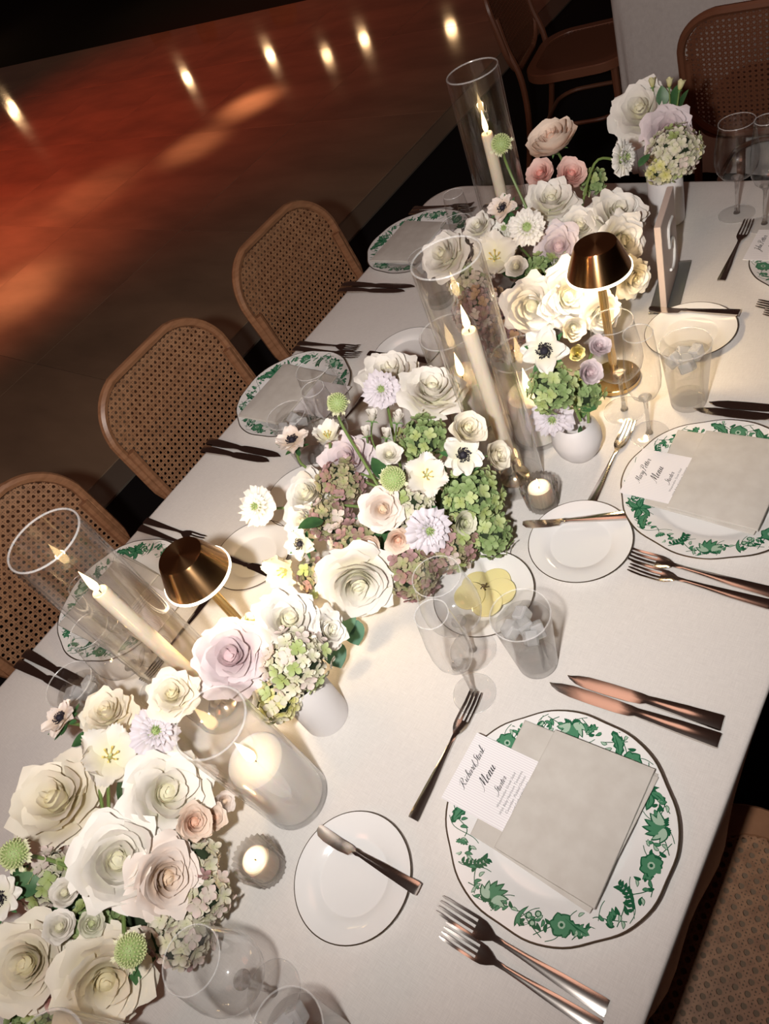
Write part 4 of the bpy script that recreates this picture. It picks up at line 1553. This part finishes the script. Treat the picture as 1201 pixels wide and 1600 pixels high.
FLG = [floret_mesh(s) for s in (1, 2, 3)]
FLO = [g.mesh('floret', [HY['green'][0]], attr=True) for g in FLG]


def align(d, spin):
    return Vector((0, 0, 1)).rotation_difference(d) @ Quaternion((0, 0, 1), spin)


def hydrangea(root, P, s, n, col, rnd, label, fl=0.0118):
    """inner florets joined in the head itself, the outer ones each a piece"""
    mats = HYMIX[col]
    R_ = s / 2
    g = G()
    g.add(*lathe([(0.001, -.5 * R_), (R_ * .5, -.4 * R_), (R_ * .78, 0), (R_ * .55, .5 * R_), (0.001, .72 * R_)], 12), 1)
    inner = max(8, int(46 * (s / .09) ** 2))
    for k in range(inner):
        z = 1 - 1.45 * (k + .5) / inner
        rr = math.sqrt(max(0, 1 - z * z))
        an = k * 2.39996 + rnd.random() * .4
        d = Vector((rr * math.cos(an), rr * math.sin(an), z)).normalized()
        q = align(d, rnd.random() * 6)
        fg = rnd.choice(FLG)
        p = d * R_ * rnd.uniform(.72, .84)
        g.add([tuple(q @ (Vector(v) * fl) + p) for v in fg.v], fg.f, 0, fg.a)
    h = flower_obj('hydrangea', g.mesh('hydrangea', [mats[2 % len(mats)], moss_m], attr=True), root, P, n, 1.0, rnd.uniform(0, 6), None, label)
    outer = max(6, int(27 * (s / .09) ** 2))
    for k in range(outer):
        z = 1 - 1.15 * (k + .5) / outer
        rr = math.sqrt(max(0, 1 - z * z))
        an = k * 2.39996 + rnd.random() * .5
        d = Vector((rr * math.cos(an) + rnd.uniform(-.1, .1), rr * math.sin(an) + rnd.uniform(-.1, .1), z)).normalized()
        ob('floret', rnd.choice(FLO), h, d * R_ * rnd.uniform(.88, 1.02), q=align((d + Vector((rnd.uniform(-.25, .25), rnd.uniform(-.25, .25), .1))).normalized(), rnd.random() * 6), scale=fl * rnd.uniform(.85, 1.15), mat=rnd.choice(mats))
    return h


# leaves
def leaf_mesh(L_, w, fold=.12, bend=.2):
    v, f = [], []
    for j in range(7):
        t_ = j / 6
        ww = w * math.sin(PI * t_ ** .85) ** .8 + .0005
        for u in (-1, -.5, 0, .5, 1):
            v.append((L_ * t_, u * ww, abs(u) * fold * ww - bend * L_ * t_ * t_))
    for j in range(6):
        for i in range(4):
            k = j * 5 + i
            f.append((k, k + 1, k + 6, k + 5))
    return v, f


LEAF = mesh('leaf', *leaf_mesh(.05, .016), leaf_m)
EUC = mesh('leaf', *leaf_mesh(.045, .019, .05, .1), euc_m)
g = G()
rnd0 = random.Random(9)
for k in range(9):
    a = k * 2 * PI / 9
    for s_ in (-.35, 0, .35):
        v, f = leaf_mesh(.024 if s_ == 0 else .016, .0034, .3, -.25)
        v = [(x + .006, y, z) for x, y, z in rot(v, s_)]
        g.add(rot(v, a + rnd0.uniform(-.1, .1), rnd0.uniform(-.5, .2)), f)
FRILL = g.mesh('leaf_frill', [leaf_m])


KIND = {'rose': rose, 'scabiosa': scabiosa, 'pod': pod, 'anemone': anemone, 'tulip': tulip, 'bud': bud, 'ranunculus': ranunculus, 'hydrangea': hydrangea}


def arrange(rows, name, label, base, vase_me, vase_name, core, seed, leaves, moss=None, stems=(), cat='flowers'):
    rnd = random.Random(seed)
    root = thing(name, label, cat, (base[0], base[1], TZ))
    ob(vase_name, vase_me, root, (0, 0, 0.0004))
    if moss:
        ob('moss', mesh('moss', *lathe([(moss[0], moss[1] * .3), (moss[0] * .95, moss[1] * .6), (moss[0] * .6, moss[1] * .9), (0.001, moss[1])], 20, True), moss_m), root)
    B = Vector((base[0], base[1], 0))
    C_ = Vector(core)
    for (ty, col, x, y, z, s, nx, ny, nz, lab) in rows:
        P = Vector((x, y, z)) - B
        n = Vector((nx, ny, nz)).normalized()
        if ty == 'spray_rose':
            rose(root, P, s, n, col, rnd, lab, True)
        elif ty == 'scabiosa_open':
            scabiosa(root, P, s, n, col, rnd, lab, True)
        else:
            KIND[ty](root, P, s, n, col, rnd, lab)
        if ty in ('pod', 'ranunculus', 'bud') or ty.startswith('scab') or (ty in ('anemone', 'tulip') and z > .14) or (ty in ('spray_rose', 'rose') and z > .185):
            a = P - n * s * .28
            d = (C_ - a)
            mid = a - n * min(.05, d.length * .35)
            c2 = C_ + Vector((rnd.uniform(-.03, .03), rnd.uniform(-.03, .03), 0))
            ob('stem', mesh('stem', *tube(catmull([a, mid, mid.lerp(c2, .55) + Vector((0, 0, .012)), c2], 5), .0026 if ty != 'bud' else .0016, 7), stem_m), root)
        if ty == 'anemone':
            ob('leaf_frill', FRILL, root, P - n * s * .22, q=align(n, rnd.random() * 6), scale=s / .062)
    for (x, y, z, dx, dy, dz, sc, k) in leaves:
        d = Vector((dx, dy, dz)).normalized()
        ob('leaf', EUC if k else LEAF, root, Vector((x, y, z)) - B, q=d.to_track_quat('X', 'Z'), scale=sc)
    for _ in range(22 if moss else 3):
        an = rnd.uniform(0, 2 * PI)
        rr = rnd.uniform(.03, .09) if moss else .008
        zz = rnd.uniform(.05, .11) + (0 if moss else C_.z - .08)
        d = Vector((math.cos(an), math.sin(an), rnd.uniform(.1, .9))).normalized()
        ob('leaf', LEAF, root, (C_.x + rr * math.cos(an), C_.y + rr * math.sin(an), zz), q=d.to_track_quat('X', 'Z') @ Quaternion((1, 0, 0), rnd.uniform(-1, 1)), scale=rnd.uniform(.7, 1.15) * (1 if moss else .6))
    return root


BOWL = mesh('bowl', *lathe([(0.045, 0), (0.05, .002), (0.072, .03), (0.078, .055), (0.074, .055), (0.06, .02), (0.001, .012)], 40, True), ceramic)
VCYL = mesh('vase', *lathe([(0.0345, 0), (0.0365, .0018), (0.0365, .118), (0.0350, .120), (0.0335, .118), (0.0335, .01), (0.001, .008)], 48, True), ceramic)
VCYL2 = mesh('vase', *lathe([(0.0345, 0), (0.0365, .0018), (0.0365, .148), (0.0350, .150), (0.0335, .148), (0.0335, .01), (0.001, .008)], 48, True), ceramic)
VRND = mesh('vase', *lathe([(0.024, 0), (0.028, .0015), (0.037, .016), (0.0425, .034), (0.0425, .046), (0.037, .064), (0.030, .074), (0.0285, .076), (0.027, .072), (0.036, .046), (0.026, .008), (0.001, .006)], 48, True), ceramic)

# kind, colour, x, y, height over the table, diameter, facing, label
A1 = [
 ('rose', 'white', -0.687, -0.115, 0.17, 0.109, 0.62, 0.14, 0.77, 'large open white rose in the middle of the arrangement'),
 ('rose', 'blush', -0.634, -0.099, 0.135, 0.089, 0.85, 0.24, 0.48, 'blush centred white rose tilted towards the table'),
 ('rose', 'white', -0.703, -0.021, 0.15, 0.11, 0.68, 0.21, 0.7, 'white rose beside the wide candle glass'),
 ('rose', 'cream', -0.887, -0.116, 0.13, 0.128, 0.24, 0.05, 0.97, 'cream white rose on the far side'),
 ('rose', 'cream', -0.753, 0.081, 0.205, 0.064, 0.43, 0.04, 0.9, None),
 ('rose', 'cream', -0.903, 0.017, 0.14, 0.077, 0.22, 0.18, 0.96, None),
 ('anemone', 'blush', -0.939, -0.026, 0.17, 0.062, -0.05, -0.06, 1.0, 'pale pink anemone seen from the side'),
 ('tulip', 'white', -0.823, -0.028, 0.155, 0.09, 0.61, 0.21, 0.76, 'open white fringed tulip with yellow stamens'),
 ('scabiosa', 'lilac', -0.768, 0.03, 0.17, 0.072, 0.65, 0.25, 0.71, 'pale lilac scabiosa with a green eye'),
 ('spray_rose', 'peach', -0.649, -0.031, 0.135, 0.048, 0.76, 0.17, 0.63, 'peach spray rose'),
 ('spray_rose', 'peach', -0.654, -0.014, 0.1, 0.037, 0.78, 0.38, 0.5, 'peach spray rose'),
 ('spray_rose', 'blush', -0.665, 0.01, 0.085, 0.03, 0.75, 0.41, 0.53, None),
 ('pod', 'green', -0.807, -0.18, 0.2, 0.044, 0.22, -0.09, 0.97, 'green scabiosa pod on a thick stem'),
 ('anemone', 'white', -0.801, -0.231, 0.18, 0.059, 0.64, 0.15, 0.75, 'white anemone with a black eye'),
 ('spray_rose', 'white', -0.754, -0.185, 0.14, 0.038, 0.5, 0.24, 0.83, None),
 ('spray_rose', 'white', -0.718, -0.212, 0.15, 0.042, 0.48, 0.27, 0.84, None),
 ('spray_rose', 'green_white', -0.683, -0.187, 0.145, 0.033, 0.63, 0.27, 0.73, None),
 ('rose', 'cream', -0.736, -0.268, 0.14, 0.101, 0.49, 0.0, 0.87, None),
 ('rose', 'cream', -0.642, -0.227, 0.11, 0.112, 0.79, 0.04, 0.61, 'large cream white rose at the near end'),
 ('pod', 'green', -0.579, -0.169, 0.19, 0.042, 0.64, 0.22, 0.74, 'green scabiosa pod over the cream rose'),
 ('spray_rose', 'coral', -0.697, -0.283, 0.1, 0.022, 0.76, 0.02, 0.65, None),
 ('hydrangea', 'blush', -0.614, -0.094, 0.075, 0.066, 0.87, 0.29, 0.41, None),
 ('hydrangea', 'blush', -0.616, -0.145, 0.065, 0.077, 0.93, 0.09, 0.36, None),
 ('hydrangea', 'green_white', -0.647, -0.063, 0.085, 0.05, 0.85, 0.32, 0.43, None),
 ('hydrangea', 'green_white', -0.82, -0.192, 0.105, 0.082, 0.5, 0.13, 0.86, None),
 ('hydrangea', 'green', -0.716, -0.192, 0.1, 0.066, 0.67, 0.1, 0.73, None),
 ('hydrangea', 'green_white', -0.763, -0.081, 0.095, 0.062, 0.55, 0.2, 0.81, None),
 ('hydrangea', 'green', -0.741, -0.314, 0.06, 0.081, 0.63, -0.09, 0.77, None),
 ('hydrangea', 'blush', -0.637, -0.138, 0.095, 0.048, 0.78, 0.08, 0.61, None),
]
VF = [
 ('rose', 'lavender', -0.727, 0.166, 0.185, 0.103, 0.49, -0.18, 0.86, 'pale lavender rose'),
 ('rose', 'white', -0.675, 0.248, 0.19, 0.09, 0.56, 0.07, 0.83, 'white garden rose'),
 ('rose', 'white', -0.635, 0.271, 0.15, 0.06, 0.86, 0.23, 0.46, None),
 ('hydrangea', 'green_white', -0.648, 0.208, 0.155, 0.1, 0.88, -0.12, 0.47, None),
 ('hydrangea', 'yellow_green', -0.656, 0.156, 0.13, 0.064, 0.72, -0.57, 0.39, None),
 ('hydrangea', 'yellow_green', -0.743, 0.226, 0.15, 0.057, 0.4, -0.08, 0.91, None),
]
A2 = [
 ('rose', 'white', -0.667, 0.367, 0.11, 0.118, 0.71, -0.61, 0.34, 'large white rose at the lower edge'),
 ('scabiosa', 'lilac', -0.592, 0.478, 0.145, 0.074, 0.77, -0.4, 0.49, 'lilac white scabiosa with a green eye'),
 ('rose', 'blush', -0.671, 0.478, 0.165, 0.066, 0.59, -0.45, 0.67, 'blush pink rose in the middle'),
 ('spray_rose', 'peach', -0.631, 0.448, 0.14, 0.043, 0.68, -0.54, 0.5, None),
 ('spray_rose', 'peach', -0.676, 0.427, 0.135, 0.036, 0.55, -0.62, 0.55, None),
 ('spray_rose', 'green_white', -0.562, 0.526, 0.115, 0.041, 0.88, -0.19, 0.44, None),
 ('tulip', 'white', -0.631, 0.554, 0.175, 0.072, 0.6, -0.35, 0.72, 'open white fringed tulip with yellow stamens'),
 ('pod', 'green', -0.661, 0.515, 0.2, 0.047, 0.53, -0.44, 0.73, 'green scabiosa pod in the middle'),
 ('anemone', 'white', -0.587, 0.6, 0.185, 0.073, 0.68, -0.31, 0.67, 'white anemone with a black eye facing the candles'),
 ('spray_rose', 'cream', -0.57, 0.613, 0.235, 0.055, 0.68, -0.04, 0.73, None),
 ('spray_rose', 'cream', -0.549, 0.634, 0.16, 0.05, 0.88, 0.02, 0.47, None),
 ('rose', 'white', -0.717, 0.721, 0.19, 0.107, 0.38, 0.08, 0.92, 'white rose turned away showing its green calyx'),
 ('rose', 'white', -0.864, 0.777, 0.15, 0.114, 0.19, 0.02, 0.98, None),
 ('scabiosa', 'lilac', -0.8, 0.687, 0.2, 0.071, 0.5, -0.47, 0.73, 'pale lilac scabiosa beside the white rose'),
 ('bud', 'white', -0.788, 0.633, 0.19, 0.039, 0.36, 0.09, 0.93, None),
 ('bud', 'white', -0.739, 0.641, 0.19, 0.039, 0.4, 0.11, 0.91, None),
 ('bud', 'white', -0.746, 0.611, 0.18, 0.032, 0.34, 0.09, 0.94, None),
 ('bud', 'white', -0.797, 0.612, 0.17, 0.033, 0.22, 0.01, 0.97, None),
 ('spray_rose', 'white', -0.72, 0.577, 0.175, 0.042, 0.51, -0.24, 0.83, None),
 ('pod', 'green', -0.822, 0.606, 0.24, 0.043, 0.4, -0.08, 0.91, 'green scabiosa pod on a long stem'),
 ('tulip', 'white', -0.854, 0.578, 0.18, 0.058, 0.11, 0.15, 0.98, None),
 ('anemone', 'blush', -0.932, 0.559, 0.17, 0.071, 0.04, 0.05, 1.0, 'pinkish anemone with a green frill'),
 ('rose', 'lavender', -0.83, 0.573, 0.135, 0.094, 0.31, -0.35, 0.88, None),
 ('scabiosa', 'white', -0.904, 0.415, 0.16, 0.074, 0.29, -0.53, 0.8, 'white scabiosa leaning out on a bent stem'),
 ('rose', 'white', -0.87, 0.489, 0.12, 0.094, 0.09, -0.37, 0.92, None),
 ('rose', 'white', -0.857, 0.446, 0.1, 0.067, 0.15, -0.52, 0.84, None),
 ('anemone', 'white', -0.796, 0.388, 0.135, 0.06, 0.11, -0.66, 0.74, 'white anemone with a black eye facing the brass lamp'),
 ('tulip', 'cream', -0.829, 0.353, 0.09, 0.073, 0.17, -0.8, 0.58, 'cream tulip lit by the brass lamp'),
 ('hydrangea', 'green', -0.589, 0.583, 0.1, 0.108, 0.87, -0.15, 0.48, None),
 ('hydrangea', 'mauve_green', -0.594, 0.504, 0.075, 0.092, 0.82, -0.46, 0.34, None),
 ('hydrangea', 'mauve', -0.628, 0.439, 0.075, 0.096, 0.66, -0.71, 0.25, None),
 ('hydrangea', 'mauve', -0.823, 0.534, 0.115, 0.084, 0.38, -0.55, 0.74, None),
 ('hydrangea', 'green', -0.705, 0.647, 0.145, 0.078, 0.48, -0.08, 0.87, None),
 ('hydrangea', 'mauve_green', -0.774, 0.373, 0.075, 0.069, 0.39, -0.82, 0.42, None),
 ('hydrangea', 'mauve_green', -0.724, 0.432, 0.11, 0.078, 0.57, -0.61, 0.55, None),
 ('hydrangea', 'green_white', -0.663, 0.523, 0.125, 0.082, 0.65, -0.45, 0.61, None),
 ('hydrangea', 'green', -0.55, 0.555, 0.055, 0.072, 0.92, -0.27, 0.29, None),
 ('hydrangea', 'mauve_green', -0.744, 0.663, 0.11, 0.068, 0.45, -0.0, 0.89, None),
 ('hydrangea', 'mauve_green', -0.804, 0.466, 0.105, 0.076, 0.32, -0.62, 0.72, None),
]
VR = [
 ('anemone', 'white', -0.533, 0.794, 0.235, 0.078, 0.33, -0.63, 0.7, 'white anemone with a black eye'),
 ('spray_rose', 'lavender', -0.475, 0.858, 0.2, 0.038, 0.54, -0.24, 0.81, None),
 ('spray_rose', 'lavender', -0.484, 0.833, 0.165, 0.043, 0.7, -0.39, 0.6, None),
 ('hydrangea', 'green', -0.521, 0.774, 0.178, 0.079, 0.34, -0.66, 0.67, None),
 ('hydrangea', 'green', -0.502, 0.832, 0.12, 0.064, 0.72, -0.51, 0.47, None),
 ('scabiosa', 'lilac', -0.542, 0.787, 0.095, 0.076, 0.38, -0.86, 0.33, 'lilac scabiosa drooping over the rim'),
 ('spray_rose', 'yellow', -0.56, 0.931, 0.11, 0.029, 0.42, -0.41, 0.81, None),
]
A3 = [
 ('pod', 'green', -0.805, 1.215, 0.345, 0.046, 0.19, -0.35, 0.92, 'green scabiosa pod on a long stem'),
 ('ranunculus', 'peach', -0.803, 1.392, 0.26, 0.106, -0.08, -0.21, 0.97, 'blush ranunculus on a tall stem'),
 ('spray_rose', 'coral', -0.806, 1.33, 0.22, 0.061, 0.11, -0.54, 0.83, 'coral pink rose'),
 ('spray_rose', 'coral', -0.733, 1.326, 0.22, 0.065, 0.53, -0.34, 0.78, 'coral pink rose'),
 ('rose', 'white', -0.741, 1.244, 0.215, 0.094, 0.29, -0.24, 0.92, None),
 ('hydrangea', 'green', -0.717, 1.375, 0.17, 0.053, 0.55, -0.2, 0.81, None),
 ('scabiosa', 'white', -0.629, 1.34, 0.24, 0.071, 0.95, -0.17, 0.25, 'white scabiosa facing away on a tall stem'),
 ('scabiosa_open', 'white', -0.739, 1.137, 0.22, 0.071, 0.45, -0.61, 0.65, 'white scabiosa with a large green centre'),
 ('anemone', 'blush', -0.811, 1.179, 0.235, 0.066, -0.07, -0.57, 0.82, None),
 ('scabiosa', 'white', -0.816, 1.176, 0.19, 0.065, 0.27, -0.61, 0.74, None),
 ('tulip', 'white', -0.808, 1.109, 0.17, 0.097, 0.37, -0.54, 0.75, 'open white tulip with yellow stamens'),
 ('rose', 'white', -0.916, 1.086, 0.19, 0.097, -0.06, -0.61, 0.79, 'white rose at the far end by the plate'),
 ('rose', 'white', -0.678, 1.223, 0.17, 0.078, 0.44, -0.44, 0.78, None),
 ('rose', 'white', -0.618, 1.272, 0.17, 0.105, 0.51, -0.19, 0.84, None),
 ('rose', 'white', -0.583, 1.208, 0.15, 0.097, 0.88, -0.32, 0.35, None),
 ('rose', 'lavender', -0.699, 1.168, 0.16, 0.085, 0.41, -0.61, 0.67, None),
 ('spray_rose', 'white', -0.753, 1.093, 0.165, 0.043, 0.37, -0.62, 0.7, None),
 ('rose', 'white', -0.675, 0.998, 0.15, 0.109, 0.39, -0.77, 0.51, 'large white rose left of the glowing lamp'),
 ('rose', 'white', -0.618, 1.035, 0.15, 0.113, 0.6, -0.65, 0.47, 'white rose lit from above by the lamp'),
 ('hydrangea', 'peach_brown', -0.838, 1.055, 0.08, 0.113, 0.29, -0.84, 0.46, None),
 ('hydrangea', 'peach_brown', -0.753, 1.0, 0.06, 0.09, 0.43, -0.85, 0.32, None),
 ('rose', 'cream', -0.542, 1.148, 0.11, 0.07, 0.86, -0.48, 0.19, None),
 ('rose', 'white', -0.555, 1.03, 0.12, 0.07, 0.7, -0.66, 0.25, None),
 ('spray_rose', 'white', -0.589, 0.985, 0.12, 0.046, 0.59, -0.74, 0.32, None),
 ('hydrangea', 'green', -0.722, 1.132, 0.125, 0.076, 0.45, -0.71, 0.54, None),
 ('hydrangea', 'green_white', -0.882, 1.107, 0.11, 0.095, 0.18, -0.73, 0.66, None),
 ('hydrangea', 'green', -0.702, 1.183, 0.12, 0.064, 0.51, -0.63, 0.59, None),
 ('rose', 'white', -0.854, 1.143, 0.22, 0.057, -0.02, -0.39, 0.92, None),
 ('hydrangea', 'green_white', -0.639, 1.163, 0.115, 0.088, 0.66, -0.59, 0.46, None),
]
VC = [
 ('rose', 'white', -0.705, 1.608, 0.2, 0.128, 0.12, -0.66, 0.74, 'large ruffled white rose'),
 ('rose', 'lavender', -0.618, 1.531, 0.19, 0.093, 0.51, -0.66, 0.56, 'pale lilac rose'),
 ('hydrangea', 'green_white', -0.591, 1.488, 0.165, 0.105, 0.51, -0.76, 0.41, None),
 ('hydrangea', 'yellow_green', -0.573, 1.51, 0.16, 0.066, 0.81, -0.47, 0.34, None),
 ('bud', 'yellow', -0.685, 1.632, 0.24, 0.03, -0.11, 0.11, 0.99, None),
 ('bud', 'yellow', -0.637, 1.603, 0.25, 0.029, -0.01, 0.19, 0.98, None),
 ('bud', 'yellow', -0.609, 1.588, 0.25, 0.031, 0.16, 0.32, 0.94, None),
 ('hydrangea', 'yellow_green', -0.603, 1.458, 0.15, 0.066, 0.36, -0.92, 0.18, None),
]

arrange(A1, 'flower_arrangement', 'low arrangement of big white roses by the near votive, nearest the camera', (-0.74, -0.14), BOWL, 'bowl', (0, 0, .08), 1,
        [(-.80, -.20, .13, -.3, -.2, .3, 1, 0), (-.82, -.215, .12, -.5, .1, .2, 1, 0), (-.94, -.02, .10, -.3, -.5, .1, .7, 0)], (.085, .085))
arrange(VF, 'flower_arrangement', 'white cylinder vase with a lavender rose and a white rose', (-0.660, 0.193), VCYL, 'vase', (0, 0, .115), 2, [])
arrange(A2, 'flower_arrangement', 'low arrangement of white roses and green and mauve hydrangea in the middle of the table', (-0.715, 0.535), BOWL, 'bowl', (0.01, 0, .085), 3,
        [(-.708, .343, .062, .033, -.037, -.022, 1.0, 1), (-.690, .333, .052, .027, -.03, -.03, 1.0, 1), (-.697, .287, .05, .03, -.026, -.02, 1.0, 1), (-.78, .44, .14, -.2, -.4, .3, .9, 0), (-.60, .59, .15, .4, .2, .2, .8, 0)], (.09, .10))
arrange(VR, 'flower_arrangement', 'small round white vase with an anemone and green hydrangea', (-0.514, 0.802), VRND, 'vase', (.004, 0.008, .085), 4, [(-.575, .88, .11, -.3, .3, .3, .6, 0)])
arrange(A3, 'flower_arrangement', 'low arrangement of white roses and tall stems under the far brass lamp', (-0.735, 1.16), BOWL, 'bowl', (0.02, 0.0, .085), 5,
        [(-.60, 1.34, .22, .2, .4, .3, .6, 0)], (.09, .11))
arrange(VC, 'flower_arrangement', 'white cylinder vase of roses at the far end of the table', (-0.620, 1.505), VCYL2, 'vase', (0, 0.01, .145), 6,
        [(-.655, 1.61, .20, -.1, .2, 1, .8, 0), (-.63, 1.60, .20, .1, .2, 1, .9, 0), (-.615, 1.59, .20, .3, .2, 1, .8, 0)])
